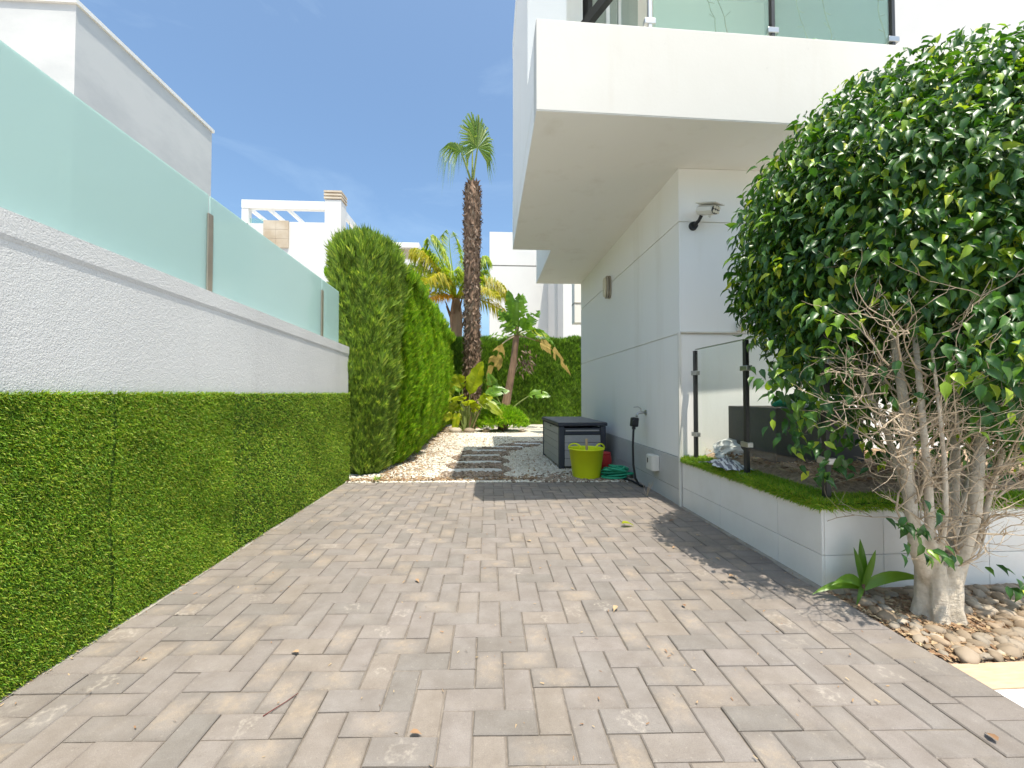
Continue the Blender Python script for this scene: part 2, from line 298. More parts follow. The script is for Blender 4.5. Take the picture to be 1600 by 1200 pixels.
def unit(n): v = rng.normal(size=(n,3)); return v/np.linalg.norm(v, axis=1, keepdims=True)
def ico(sub=2):
    bm = bmesh.new(); bmesh.ops.create_icosphere(bm, subdivisions=sub, radius=1); V = np.array([v.co[:] for v in bm.verts]); T = np.array([[v.index for v in f.verts] for f in bm.faces]); bm.free(); return V, T
def wob(V, amt, seed, freq=1.3):
    return np.array([v*(1+amt*mnoise.noise(Vector(v)*freq+Vector((seed*7.1, seed*3.3, 0)))) for v in V])

# ---------------------------------------------------------------- ground, driveway
structure('ground', MB().add([(-300,-300,-.05),(300,-300,-.05),(300,600,-.05),(-300,600,-.05)], [(0,1,2,3)]), 'pale_bounce_ground')
DX0, DX1, DY1 = -1.665, 1.775, 4.86
SK = .038                                                    # the block courses run slightly askew to the walls
drive = structure('driveway', MB().prism([(DX0-.03,-2.2),(DX1,-2.2),(DX1,DY1-SK*DX1),(DX0-.03,DY1-SK*(DX0-.03))], -.049, -.0065), 'joint_sand')
P = .102; BW = .19
def paver_mesh(w, d, h=.04, ch=.004, g=.0019):
    x, y = w/2-g, d/2-g; mb = MB()
    mb.v = [(sx*x, sy*y, z) for z in (-h, -ch) for sx, sy in ((-1,-1),(1,-1),(1,1),(-1,1))]+[(sx*(x-ch), sy*(y-ch), 0) for sx, sy in ((-1,-1),(1,-1),(1,1),(-1,1))]
    mb.v = [(a, b-SK*a, c) for a, b, c in mb.v]; mb.f = [(8,9,10,11)]+[(a+i, a+(i+1)%4, a+4+(i+1)%4, a+4+i) for a in (0,4) for i in range(4)]; return mb
cells = []                                                   # x, y, width, depth
fx0 = DX0+BW; ncol = 30; nrow = 68
for j in range(nrow):
    for i in range(-1, ncol):
        sm = (i+j+1) % 4; yb = DY1-(nrow-j)*P
        if sm == 0:
            i0, i1 = max(i, 0), min(i+2, ncol)
            if i1 > i0: cells.append((fx0+(i0+i1)/2*P, yb+P/2, (i1-i0)*P, P))
        elif sm == 2 and i >= 0:
            j1 = min(j+2, nrow); cells.append((fx0+(i+.5)*P, yb+(j1-j)*P/2, P, (j1-j)*P))
        elif sm == 3 and i >= 0 and j == 0: cells.append((fx0+(i+.5)*P, yb+P/2, P, P))
for j in range(nrow):
    yb = DY1-(nrow-j)*P+P/2
    cells.append((DX0+BW/2, yb, BW, P)); cells.append((DX1-BW/2, yb+.03, BW, P))
cells = [(x, y-SK*x, w, d) for x, y, w, d in cells]
def seen(x, y):
    if y < 1.05: return False
    px = 763+x/y*650; return -10 < px < 1610
cells.sort(key=lambda c: (0 if seen(c[0], c[1]) else 1, c[1]))
pm = {}; rest = MB(); rloc = []; rhalf = []
def set_attr(me, loc, half):
    for nm, d in (('loc', loc), ('half', half)): me.attributes.new(nm, 'FLOAT_VECTOR', 'POINT').data.foreach_set('vector', np.array(d, dtype=np.float32).ravel())
for k, (x, y, w, d) in enumerate(cells):
    key = (round(w,3), round(d,3)); z = random.gauss(0, .0014); tx, ty = random.gauss(0,.007), random.gauss(0,.007)
    if k < 300:
        if key not in pm: q = paver_mesh(w, d); pm[key] = mesh_of('paver', q.v, q.f); set_attr(pm[key], q.v, [(w/2,d/2,1)]*12); pm[key].materials.append(MT['paver'])
        o = bpy.data.objects.new('paver', pm[key]); C.objects.link(o); o.parent = drive
        o.location = Vector((x, y, z))-drive.location; o.rotation_euler = (tx, ty, random.gauss(0,.006))
    else:
        q = paver_mesh(w, d); rloc += q.v; rhalf += [(w/2,d/2,1)]*12; rest.add([(vx+x, vy+y, vz+z+vy*tx-vx*ty) for vx, vy, vz in q.v], q.f)
rm = mesh_of('pavers', rest.v, rest.f); set_attr(rm, rloc, rhalf)
tag(link('pavers', rm, 'paver', drive), 'grey-brown paving blocks of the herringbone driveway towards the gravel', kind='stuff')
# thin mortar fillet along the turf and along the house
mb = MB(); pts = []
for side, x in ((1, DX0), (-1, DX1)):
    n = 60; ys = np.linspace(1.0 if side == 1 else 2.1, DY1-SK*x, n); o = len(mb.v)
    for y in ys:
        w = .018+.02*mnoise.noise(Vector((x*3, y*4, 0)))+.012
        mb.v += [(x, y, .008), (x+side*w, y, .0005)]
    mb.f += [(o+2*i, o+2*i+1, o+2*i+3, o+2*i+2) for i in range(n-1)]
structure('mortar_edge', mb, 'mortar')

# ---------------------------------------------------------------- gravel yard
gv = structure('gravel_yard', MB().add([(-2.4,DY1+2.4*SK,-.006),(6,DY1-6*SK,-.006),(6,16,-.006),(-2.4,16,-.006)], [(0,1,2,3)]), 'gravel_bed')
slabs = [(-.16, 5.06, .68, .10), (-.18, 5.62, .72, .24), (-.15, 6.28, .66, .22), (-.12, 6.92, .64, .22), (.02, 7.52, .62, .22), (.36, 8.02, .60, .24), (.80, 8.5, .55, .26)]
def in_path(x, y):
    if y < 5.0: return False
    cx = np.interp(y, [5, 6.9, 7.5, 8.0, 8.6], [-.16, -.13, .05, .40, .9]); return abs(x-cx) < .40+.06*math.sin(y*9+x*4)
for k, (x, y, w, d) in enumerate(slabs):
    n = 14; poly = []
    for i in range(n):
        a = 2*math.pi*i/n; ca, sa = math.cos(a), math.sin(a); e = 4
        r = (abs(ca)**e+abs(sa)**e)**(-1/e)*(1+random.uniform(-.05,.05)); poly.append((x+ca*r*w/2, y+sa*r*d/2))
    o = part('stepping_slab', MB().prism(poly, -.03, .009), 'slab', bevel=.006); tag(o, 'pale stepping slab in the brown pebble path across the gravel', 'slab', 'stepping slabs in the gravel')
BV, BT = ico(1); SV, ST = ico(2)
def stones(name, xy, sizes, mat, parent, zmul=(.5,.8), sub=BV, subt=BT, z0=0, label=None):
    n = len(xy); xy = np.array(xy); xy[:,1] -= SK*xy[:,0]; pos = np.column_stack([xy, np.full(n, z0)+sizes*.25]); ax = unit(n); ax[:,2] *= .25
    rot = frames(ax, np.tile([0,0,1.], (n,1))+rng.normal(0,.25,(n,3))); sc = np.column_stack([sizes*rng.uniform(.9,1.4,n), sizes*rng.uniform(.6,1.,n), sizes*rng.uniform(*zmul,n)])
    V, T = scatter(sub*1., subt, pos, rot, sc); o = link(name, fast_mesh(name, V, T), mat, parent, smooth=False); return tag(o, label, kind='stuff')
n = 30000; y = 4.87+(rng.random(n)**1.35)*6.0; x = rng.uniform(-1.75, 1.76, n); keep = np.array([not in_path(a, b) for a, b in zip(x, y)]); xy = np.column_stack([x, y])[keep]
stones('white_gravel', xy, rng.uniform(.008,.017,len(xy)), 'white_gravel', gv, label='small off-white gravel of the yard')
L = []
while len(L) < 2600:
    a, b = random.uniform(-.8,1.4), random.uniform(4.9,8.8)
    if in_path(a, b) and not any(abs(a-q[0]) < q[2]/2+.01 and abs(b-q[1]) < q[3]/2+.01 for q in slabs): L.append((a,b))
while len(L) < 3300:
    a, b = random.gauss(1.1,.33), 4.875+abs(random.gauss(0,.2))
    if a < 1.74: L.append((a,b))
stones('brown_pebbles', np.array(L), rng.uniform(.012,.030,len(L)), 'brown_pebble', gv, label='brown pebbles between the slabs and round the tub')
n = 2600; L = np.column_stack([-1.35+np.abs(rng.normal(0,.35,n)), rng.uniform(4.9,12.8,n)]); m = 900; L = np.vstack([L, np.column_stack([rng.uniform(-1.3,1.7,m), rng.uniform(5,9.5,m)]), np.column_stack([rng.uniform(-1.65,.6,900), 4.94+np.abs(rng.normal(0,.10,900))])])
def flakes(name, xy, size, mat, parent, z=.012, label=None):
    n = len(xy); fv = np.array([(-1,-.3,0),(1,-.2,0),(.9,.25,.15),(-.8,.3,.1)]); ft = np.array([(0,1,2),(0,2,3)])
    ax = unit(n); ax[:,2] *= .2; rot = frames(ax, np.tile([0,0,1.],(n,1))+rng.normal(0,.35,(n,3))); pos = np.column_stack([xy, np.full(n,z)+rng.uniform(0,.008,n)])
    V, T = scatter(fv, ft, pos, rot, rng.uniform(*size,n)); return tag(link(name, fast_mesh(name,V,T), mat, parent), label, kind='stuff')
flakes('leaf_litter', L, (.012,.03), 'litter', gv, label='dry reddish leaf litter strewn over the gravel')

# ---------------------------------------------------------------- left boundary wall, turf, glass
WX = -1.675
zt = lambda y: 1.677-.0238*(y-1.51)                          # coping top falls gently
wl = thing('boundary_wall', 'white rough-rendered boundary wall with coping beside the driveway', 'wall', (WX-.1, 2, -.05))
q = zt(-2.2)-.095, zt(5.085)-.095
part('wall', MB().add([(WX,-2.2,-.05),(WX-.2,-2.2,-.05),(WX-.2,5.085,-.05),(WX,5.085,-.05),(WX,-2.2,q[0]),(WX-.2,-2.2,q[0]),(WX-.2,5.085,q[1]),(WX,5.085,q[1])], [(0,1,2,3),(7,6,5,4),(0,4,5,1),(1,5,6,2),(2,6,7,3),(3,7,4,0)]), 'rough_white', wl)
y0, y1 = -2.2, 5.095; za, zb = zt(y0), zt(y1)
part('coping', MB().profile([(WX+.001,-.104),(WX+.006,-.086),(WX+.006,0),(WX-.23,0),(WX-.23,-.104)], y0, y1, za, zb), 'rough_white', wl)
tf = thing('turf_cladding', 'bright green artificial grass sheet fixed to the lower boundary wall', 'artificial grass', (WX+.01, 2, 0))
def bulge(y, z): return .016+.026*mnoise.noise(Vector((y*1.5, z*2.0+y*.9, 3)))*min(1, (1.04-z)*4)*min(1, .15+z*3)*(1 if y > 2.3 else .5)
nz, ny = 16, 90; mb = MB(); ys = np.linspace(-1.0, 5.08, ny); zs = np.linspace(0.0, 1.035, nz)
for yy in ys:
    for zz in zs: mb.v.append((WX+.004+max(.002, bulge(yy,zz)), yy, zz))
mb.f = [(i*nz+j, (i+1)*nz+j, (i+1)*nz+j+1, i*nz+j+1) for i in range(ny-1) for j in range(nz-1)]
part('backing', mb, 'turf_backing', tf, smooth=True)
n = 170000; y = np.where(rng.random(n) < .55, rng.uniform(1.0,2.8,n), rng.uniform(.6,5.08,n)); z = rng.uniform(0,1.035,n)**.97
top = rng.random(n) < .02; z[top] = rng.uniform(1.02,1.04,top.sum()); seam = np.abs(y-1.93-.012*np.sin(z*9)) < .009; y[seam] += .03
x = WX+.006+np.array([max(.002, bulge(a,b)) for a, b in zip(y,z)])
ax = np.column_stack([rng.uniform(.25,1.,n), rng.normal(0,.5,n), rng.normal(-.35,.55,n)]); ax[top,2] = rng.uniform(.3,1,top.sum())
bv = np.array([(0,-.5,0),(0,.5,0),(.6,-.42,.05),(.6,.42,.05),(1,0,-.08)]); bt = np.array([(0,2,3),(0,3,1),(2,4,3)])
rot = frames(ax, np.column_stack([rng.normal(.3,.5,n), rng.normal(0,.5,n), rng.uniform(.2,1,n)]))
sc = np.column_stack([rng.uniform(.011,.022,n), rng.uniform(.0019,.0036,n), rng.uniform(.01,.03,n)])
V, T = scatter(bv, bt, np.column_stack([x,y,z]), rot, sc); tag(link('blades', fast_mesh('blades',V,T), 'turf', tf), kind='stuff')
gs = thing('glass_screen', 'frosted teal glass screen standing on the boundary wall coping', 'glass screen', (-1.74, 2, zt(2)))
gx = -1.735
for a, b in ((-1.0,.86),(.885,2.652),(2.672,4.40),(4.42,4.905)):
    z0a, z0b = zt(a), zt(b); z1a, z1b = 2.292-.0235*(a-1.54), 2.292-.0235*(b-1.54)
    mb = MB().add([(gx-.005,a,z0a),(gx+.005,a,z0a),(gx+.005,b,z0b),(gx-.005,b,z0b),(gx-.005,a,z1a),(gx+.005,a,z1a),(gx+.005,b,z1b),(gx-.005,b,z1b)], [(0,3,2,1),(4,5,6,7),(0,1,5,4),(1,2,6,5),(2,3,7,6),(3,0,4,7)])
    part('pane', mb, 'frosted_glass', gs)
for yy in (.872, 2.662, 4.41):
    zz = zt(yy); h = .50
    p = part('post', BX(gx-.03, gx-.008, yy-.022, yy+.022, zz, zz+h), 'bronze_steel', gs, bevel=.003)
    part('clamp_strip', BX(gx+.007, gx+.016, yy-.024, yy+.024, zz, zz+h), 'bronze_steel', p, bevel=.002)

# neighbour building behind the glass
nb = thing('neighbour_building', 'tall white flat-roofed building behind the frosted glass screen', 'building', (-9, 8, -.05))
part('wall', BX(-13,-6,6.29,9.27,-.05,6.70), 'streaky', nb)
part('roof_edge', BX(-13.05,-5.968,6.255,9.31,6.70,6.765), 'white_metal', nb)

# ---------------------------------------------------------------- the house
HX, HY, HYE = 1.77, 3.75, 7.845
house = thing('house', 'white modern house with an overhanging upper floor above the driveway', 'house', (3, 5, -.05))
part('wall', BX(HX+.014, 6.5, HY+.014, HYE, -.05, 3.16), 'white', house)
for a, b in ((.445,1.586),(1.597,2.630),(2.641,3.138)):
    part('wall_panel', BX(HX, HX+.0135, HY, HYE, a, b), 'white', house, bevel=.002)
    part('wall_panel', BX(HX+.0137, 6.5, HY, HY+.0135, a, b), 'white', house, bevel=.002)
y = HY+.01; k = 0
while y < HYE:
    for row, (a, b) in enumerate(((-.02,.148),(.152,.441))):
        off = 0; y2 = min(y+.598, HYE); part('plinth_tile', BX(HX-.012, HX+.013, y, y2, a, b), 'grey_tile', house, bevel=.0015)
    y += .602
rot_y = lambda x: 3.03+.024*(x-.353)                         # the balcony front swings back a little
ZS, ZP = 3.14, 3.835
part('soffit_slab', MB().prism([(.3545,rot_y(.354)+.004),(6.5,rot_y(6.5)+.004),(6.5,6.04),(.3545,6.04)], ZS, 3.36), 'white', house)
part('soffit_slab', MB().prism([(.918,6.042),(6.5,6.042),(6.5,7.9),(.918,7.9)], ZS, 3.36), 'white', house)
part('parapet', MB().prism([(.353,rot_y(.353)),(6.5,rot_y(6.5)),(6.5,rot_y(6.5)+.168),(.353,rot_y(.353)+.168)], ZS+.003, ZP), 'weathered_sun_dimmed', house, bevel=.006)
part('side_parapet', BX(.353,.52,3.2,6.04,3.362,ZP-.004), 'white', house)
part('upper_wall', BX(.357,.72,3.75,6.04,ZP+.008,6.0), 'white', house)
part('upper_wall', BX(.721,1.0,4.3,6.04,3.362,6.0), 'white', house)
part('upper_wall', BX(.92,6.5,6.05,7.9,3.362,6.0), 'white', house)
part('upper_wall', BX(1.001,6.5,5.0,5.2,3.362,6.0), 'white', house)
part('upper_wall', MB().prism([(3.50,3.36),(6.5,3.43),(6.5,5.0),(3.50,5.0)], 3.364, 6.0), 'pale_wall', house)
part('roof_slab', MB().prism([(.353,3.06),(6.5,3.2),(6.5,7.95),(.918,7.95),(.918,6.06),(.353,6.06)], 6.0, 6.25), 'white', house)
part('rear_bay', BX(1.93,4.5,9.2,9.5,2.62,6.0), 'white', house); part('rear_bay', BX(1.922,4.4,9.19,9.48,3.05,3.07), 'groove', house)
# folding glass wall of the balcony room, seen past the wall end
wn = part('window', MB().beam((1.08,4.28,4.75),(1.02,4.42,4.75),.05,2.6), 'dark_frame', house)
a, b = Vector((1.03,4.3,0)), Vector((1.5,4.85,0))
for i, (p, q) in enumerate(((Vector((1.06,4.35)),Vector((1.22,4.2))),(Vector((1.24,4.2)),Vector((1.40,4.36))),(Vector((1.42,4.36)),Vector((1.56,4.2))))):
    mb = MB(); d = (q-p).normalized(); nn = Vector((-d.y,d.x))*.006
    mb.prism([tuple(p-nn),tuple(q-nn),tuple(q+nn),tuple(p+nn)], 3.42, 5.9); w = part('window', mb, 'window_glass', house)
    f = MB().beam((p.x,p.y,3.4),(p.x,p.y,5.95),.035,.035,up=(0,1,0)); part('frame', f, 'white_metal' if i else 'dark_frame', w)
part('window_head', MB().beam((1.12,3.70,4.72),(.90,4.18,4.72),.06,.10), 'dark_frame', house)
# balcony balustrade
bl = thing('balcony_balustrade', 'green-tinted glass balustrade on top of the white balcony parapet', 'balustrade', (2.3,3.2,ZP))
xs = [1.265, 2.285, 3.335]
for i in range(2):
    a, b = xs[i]+.03, xs[i+1]-.03; ya, yb = rot_y(a)+.10, rot_y(b)+.10
    part('pane', MB().prism([(a,ya-.005),(b,yb-.005),(b,yb+.005),(a,ya+.005)], ZP+.02, ZP+.95), 'balcony_glass', bl)
for i, x in enumerate(xs):
    y = rot_y(x)+.10; p = part('post', BX(x-.014,x+.014,y-.02,y+.02,ZP,ZP+.98), 'steel' if i == 0 else 'dark_steel', bl, bevel=.003)
    for zc in (ZP+.10, ZP+.75): part('clamp', BX(x-.045,x+.045,y-.024,y+.024,zc,zc+.045), 'steel', p, bevel=.004)
# plant and dry vine behind it
bp = thing('balcony_plant', 'broad-leaved green plant behind the balcony glass', 'plant', (2.75,3.75,3.36))
vine = thing('dry_vine', 'bare dark vine stems trailing behind the balcony glass', 'vine', (2.2,3.3,ZP))
for x0 in (1.62, 1.70, 2.50, 2.62, 3.2):
    mb = MB(); p = Vector((x0, rot_y(x0)+.14, ZP+.95)); pts = [p.copy()]
    for i in range(14): p = p+Vector((.012+random.gauss(0,.012), random.gauss(0,.003), -.066)); pts.append(p.copy())
    mb.tube(pts, .005, 4)
    for q in pts[1::2]: mb.tube([q, q+Vector((random.choice((-1,1))*.05, 0, random.uniform(-.02,.05)))], .003, 3)
    part('stem', mb, 'dry_twig', vine)

# ---------------------------------------------------------------- raised planter bed with tile cladding and glass balustrade
PZ = .43
pl = thing('raised_bed', 'raised planting bed clad in cream tiles against the house', 'planter', (2.3,3,-.05))
part('core', MB().prism([(1.79,2.146),(6.5,2.146),(6.5,HY),(1.79,HY)], -.05, PZ-.004), 'grout', pl)
ycut = [2.135, 2.475, 3.111, HY-.004]; rows = ((-.03,.174),(.177,PZ))
for a, b in zip(ycut, ycut[1:]):
    for z0, z1 in rows: part('tile', BX(1.775,1.789,a+.0015,b-.0015,z0,z1), 'cream_tile', pl, bevel=.0015)
xcut = [1.775, 2.118, 2.724, 3.33, 3.94, 4.54]
for a, b in zip(xcut, xcut[1:]):
    for z0, z1 in rows: part('tile', BX(a+(.0145 if a == 1.775 else .0015),b-.0015,2.132,2.145,z0,z1), 'cream_tile', pl, bevel=.0015)
te = thing('turf_edging', 'strip of green artificial grass lying along the top of the raised bed', 'artificial grass', (1.85,3,PZ))
part('backing', MB().prism([(1.768,2.122),(4.6,2.122),(4.6,2.30),(1.98,2.30),(1.98,HY-.02),(1.768,HY-.02)], PZ+.001, PZ+.022), 'turf_backing', te)
n = 26000; u = rng.random(n); side = u < .62; x = np.where(side, rng.uniform(1.764,1.99,n), rng.uniform(1.764,3.6,n)); y = np.where(side, rng.uniform(2.12,HY-.03,n), rng.uniform(2.116,2.31,n))
ax = np.column_stack([rng.normal(-.1,.5,n), rng.normal(-.1,.5,n), rng.uniform(.3,1,n)]); z = np.full(n, PZ+.02)
edge = (rng.random(n) < .3); e1 = edge & side; e2 = edge & ~side
x[e1] = 1.768; ax[e1] = np.column_stack([rng.uniform(-1,-.2,e1.sum()), rng.normal(0,.4,e1.sum()), rng.uniform(-.9,.4,e1.sum())])
y[e2] = 2.12; ax[e2] = np.column_stack([rng.normal(0,.4,e2.sum()), rng.uniform(-1,-.2,e2.sum()), rng.uniform(-.9,.4,e2.sum())]); z[edge] -= rng.uniform(0,.03,edge.sum())
rot = frames(ax, rng.normal(0,1,(n,3))); sc = np.column_stack([rng.uniform(.018,.036,n), rng.uniform(.0025,.0045,n), rng.uniform(.01,.03,n)])
V, T = scatter(bv, bt, np.column_stack([x,y,z]), rot, sc); tag(link('blades', fast_mesh('blades',V,T), 'turf', te), kind='stuff')
# mulch surface behind the glass
mb = MB(); nx, ny = 30, 18
for i in range(nx):
    for j in range(ny):
        x = 1.94+i*.09; y = 2.28+j*(HY-2.29)/(ny-1); e = min(1, (x-1.94)*6, (y-2.28)*6); mb.v.append((x, y, PZ+.005+.075*max(0,e)+.012*mnoise.noise(Vector((x*6,y*6,0)))))
mb.f = [(i*ny+j,(i+1)*ny+j,(i+1)*ny+j+1,i*ny+j+1) for i in range(nx-1) for j in range(ny-1)]
mu = structure('mulch', mb, 'bark_mulch', smooth=True)
flakes('bark_chips', np.column_stack([rng.uniform(1.97,3.6,2200), rng.uniform(2.32,3.73,2200)]), (.012,.03), 'litter', mu, z=PZ+.088, label='bark chips on the bed behind the glass')
gb = thing('glass_balustrade', 'clear glass balustrade with dark posts on the raised bed', 'balustrade', (1.86,3,PZ+.02))
posts = [3.64, 2.905, 2.20]
for i in range(2):
    a, b = posts[i+1]+.035, posts[i]-.035; part('pane', BX(1.855,1.865,a,b,PZ+.045,1.425), 'clear_glass', gb)
    part('top_strip', BX(1.852,1.868,a-.02,b+.02,1.4255,1.433), 'steel', gb)
for i, y in enumerate(posts):
    p = part('post', BX(1.846,1.874,y-.018,y+.018,PZ+.02,1.425 if i else 1.42), 'dark_steel', gb, bevel=.003)
    part('foot_plate', BX(1.80,1.92,y-.055,y+.055,PZ+.021,PZ+.03), 'steel', p)
    for zc in (PZ+.22, 1.20): part('clamp', BX(1.839,1.881,y-.044,y+.044,zc,zc+.038), 'steel', p, bevel=.004)
# things in the bed
part_o = thing('grey_planter', 'dark grey square planter box behind the glass balustrade', 'planter', (2.5,3.33,.5))
x0,x1,y0,y1,z0,z1 = 2.16,2.86,3.02,3.64,.47,.925
part('body', MB().add([(x0,y0,z0),(x1,y0,z0),(x1,y1,z0),(x0,y1,z0),(x0,y0,z1),(x1,y0,z1),(x1,y1,z1),(x0,y1,z1),(x0+.04,y0+.04,z1),(x1-.04,y0+.04,z1),(x1-.04,y1-.04,z1),(x0+.04,y1-.04,z1),(x0+.05,y0+.05,z1-.1),(x1-.05,y0+.05,z1-.1),(x1-.05,y1-.05,z1-.1),(x0+.05,y1-.05,z1-.1)],
     [(0,3,2,1)]+[(i,(i+1)%4,4+(i+1)%4,4+i) for i in range(4)]+[(4+i,4+(i+1)%4,8+(i+1)%4,8+i) for i in range(4)]+[(8+i,8+(i+1)%4,12+(i+1)%4,12+i) for i in range(4)]+[(12,13,14,15)]), 'planter_grey', part_o, bevel=.006)
part('soil', BX(2.215,2.805,3.075,3.585,z1-.099,z1-.06), 'bark_mulch', part_o)
def blob(name, c, rad, mat, amt, seed, label, cat, freq=1.6, sub=4, up=.0):
    V, T = ico(sub); V = wob(V, amt, seed, freq); V = wob(V, amt*.5, seed+5, freq*3); V = V*np.array(rad)+np.array(c); V[:,2] = np.maximum(V[:,2], c[2]-rad[2]*.6)
    return tag(link(name, fast_mesh(name,V,T), mat, None, smooth=True), label, cat)
mb = MB(); nx, ny = 28, 24
for i in range(nx):
    for j in range(ny):
        u, v = i/(nx-1), j/(ny-1); rg = 1-abs(mnoise.noise(Vector((u*3.2,v*3.2,2))))*2; r2_ = 1-abs(mnoise.noise(Vector((u*7,v*7,8))))*2
        w = 1-.25*v; mb.v.append((1.895+.40*(.5+(u-.5)*w)+.008*r2_, 3.40+.16*v-.03*rg-.008*r2_, .50+.13*v*(1-.45*(2*u-1)**2)+.03*rg*v*(1-.4*v)))
mb.f = [(i*ny+j,(i+1)*ny+j,(i+1)*ny+j+1,i*ny+j+1) for i in range(nx-1) for j in range(ny-1)]
bg_ = part('plastic_sheet', mb, 'grey_film', smooth=False); sm = bg_.modifiers.new('thickness', 'SOLIDIFY'); sm.thickness = .004
tag(bg_, 'crumpled pale plastic sheet leaning on the house wall behind the glass', 'plastic sheet')
blob('bag_pile', (2.55,3.2,.93), (.20,.10,.055), 'white_cloth', .5, 8, 'crumpled white bag lying on the dark grey planter', 'bag')
bt_ = thing('green_bottle', 'green plastic bottle lying on the dark grey planter', 'bottle', (2.32,3.18,.93))
part('body', MB().tube([(2.24,3.16,.955),(2.26,3.162,.957),(2.36,3.17,.965),(2.385,3.172,.967),(2.40,3.173,.968)], [.022,.03,.03,.016,.012], 12), 'bottle_green', bt_, smooth=True)
part('cap', MB().tube([(2.401,3.173,.968),(2.425,3.175,.969)], .015, 10), 'white_plastic', bt_)
# striped rag on the turf edge
mb = MB(); nx, ny = 26, 20
for i in range(nx):
    for j in range(ny):
        u, v = i/(nx-1)-.5, j/(ny-1)-.5; x = 1.845+v*.20+.03*math.sin(u*7); y = 3.14+u*.36+.02*math.sin(v*9)
        h = .075*max(0, 1-(2.0*u)**2)*max(0,1-(1.7*v)**2); z = PZ+.036+h*(.7+.7*mnoise.noise(Vector((u*7,v*7,4))))+.012*abs(math.sin(u*16+v*9))
        mb.v.append((x+.02*mnoise.noise(Vector((u*5,v*5,9))), y, z))
mb.f = [(i*ny+j,(i+1)*ny+j,(i+1)*ny+j+1,i*ny+j+1) for i in range(nx-1) for j in range(ny-1)]
tag(part('striped_rag', mb, 'striped_cloth', smooth=True), 'crumpled grey and white striped cloth on the turf edging', 'cloth')
exec_later = []

# ---------------------------------------------------------------- wall fittings
t = thing('wall_lamp', 'oval bronze bulkhead lamp on the shaded house wall', 'lamp', (HX, 5.95, 2.42))
def oval(xa, xb, w, h, cy, cz, n=28, e=3.2):
    ring = []
    for i in range(n):
        a = 2*math.pi*i/n; ca, sa = math.cos(a), math.sin(a); r = (abs(ca)**e+abs(sa)**e)**(-1/e); ring.append((cy+ca*r*w/2, cz+sa*r*h/2))
    return MB().add([(xa,y,z) for y, z in ring]+[(xb,y,z) for y, z in ring], [tuple(range(n)),tuple(range(n,2*n))[::-1]]+[(i,n+i,n+(i+1)%n,(i+1)%n) for i in range(n)])
part('back_plate', oval(HX-.028,HX-.0005,.17,.33,5.95,2.58), 'bronze_steel', t, bevel=.006)
part('gap_ring', oval(HX-.036,HX-.0285,.15,.31,5.95,2.58), 'dark_frame', t)
part('frame', oval(HX-.062,HX-.0365,.17,.33,5.95,2.58), 'bronze_steel', t, bevel=.008)
part('diffuser', oval(HX-.092,HX-.0625,.13,.28,5.95,2.58), 'lamp_diffuser', t, bevel=.012)
t = thing('security_lamp', 'white solar security lamp on a black bracket under the balcony', 'lamp', (1.9,HY,2.55))
part('bracket', MB().tube([(1.905,HY,2.595),(1.905,HY-.03,2.595)], [.042,.036], 14).tube([(1.905,HY-.03,2.595),(1.925,HY-.075,2.62),(1.935,HY-.10,2.655)], [.018,.015,.016], 8), 'black_plastic', t, smooth=False)
hd = MB(); c = Vector((1.96,HY-.17,2.675)); d = Vector((.42,-.78,-.30)).normalized(); r = d.cross(Vector((0,0,1))).normalized(); u = r.cross(d)
def oct_(mb, c0, c1, w, h):
    vs_ = []
    for cc in (c0, c1):
        for i in range(8): a = math.pi/8+i*math.pi/4; vs_.append(cc+r*math.cos(a)*w+u*math.sin(a)*h)
    mb.add(vs_, [tuple(range(8))[::-1], tuple(range(8,16))]+[(i,(i+1)%8,8+(i+1)%8,8+i) for i in range(8)])
oct_(hd, c-d*.09, c+d*.07, .058, .042); part('body', hd, 'white_plastic', t, bevel=.004)
hd = MB(); oct_(hd, c+d*.0705, c+d*.082, .052, .037); fc = part('lamp_face', hd, 'dark_frame', t)
for i in range(6):
    off = r*((i%3)-1)*.031+u*((i//3)-.5)*.034; part('lens', MB().tube([c+d*.0825+off, c+d*.087+off], .0145, 10), 'lamp_diffuser', fc)
hd = MB().beam(c-d*.10+u*.052, c+d*.105+u*.052, .14, .012, up=u); part('solar_hood', hd, 'white_plastic', t, bevel=.004)
part('sensor', MB().tube([c-u*.043+d*.03, c-u*.065+d*.03], [.016,.012], 10), 'white_plastic', t)
t = thing('corner_conduit', 'thin white cable conduit running down the house corner and along the wall', 'conduit', (HX,HY,0))
part('riser', BX(HX-.022,HX-.0005,HY-.022,HY-.0005,.0,1.60), 'white_plastic', t, bevel=.003)
part('branch', BX(HX+.0,2.315,HY-.018,HY-.0005,1.596,1.612), 'white_plastic', t, bevel=.003)
t = thing('junction_box', 'small cream switch box at the end of the wall conduit', 'switch box', (2.34,HY,1.61))
part('body', BX(2.305,2.385,HY-.036,HY-.0005,1.615,1.70), 'white_plastic', t, bevel=.006); part('cover', BX(2.322,2.368,HY-.043,HY-.0365,1.633,1.684), 'lamp_diffuser', t, bevel=.003)
t = thing('utility_box', 'square cream utility box fixed on the tiled house plinth', 'utility box', (HX-.06,4.28,.19))
part('body', BX(HX-.085,HX-.0125,4.20,4.36,.235,.395), 'white_plastic', t, bevel=.006); part('lid', BX(HX-.093,HX-.0855,4.206,4.354,.241,.389), 'white_plastic', t, bevel=.003)
part('keyhole', BX(HX-.0965,HX-.0935,4.30,4.318,.31,.36), 'black_plastic', t)
t = thing('garden_tap', 'chrome garden tap sticking out of the shaded house wall', 'tap', (HX,4.58,.80))
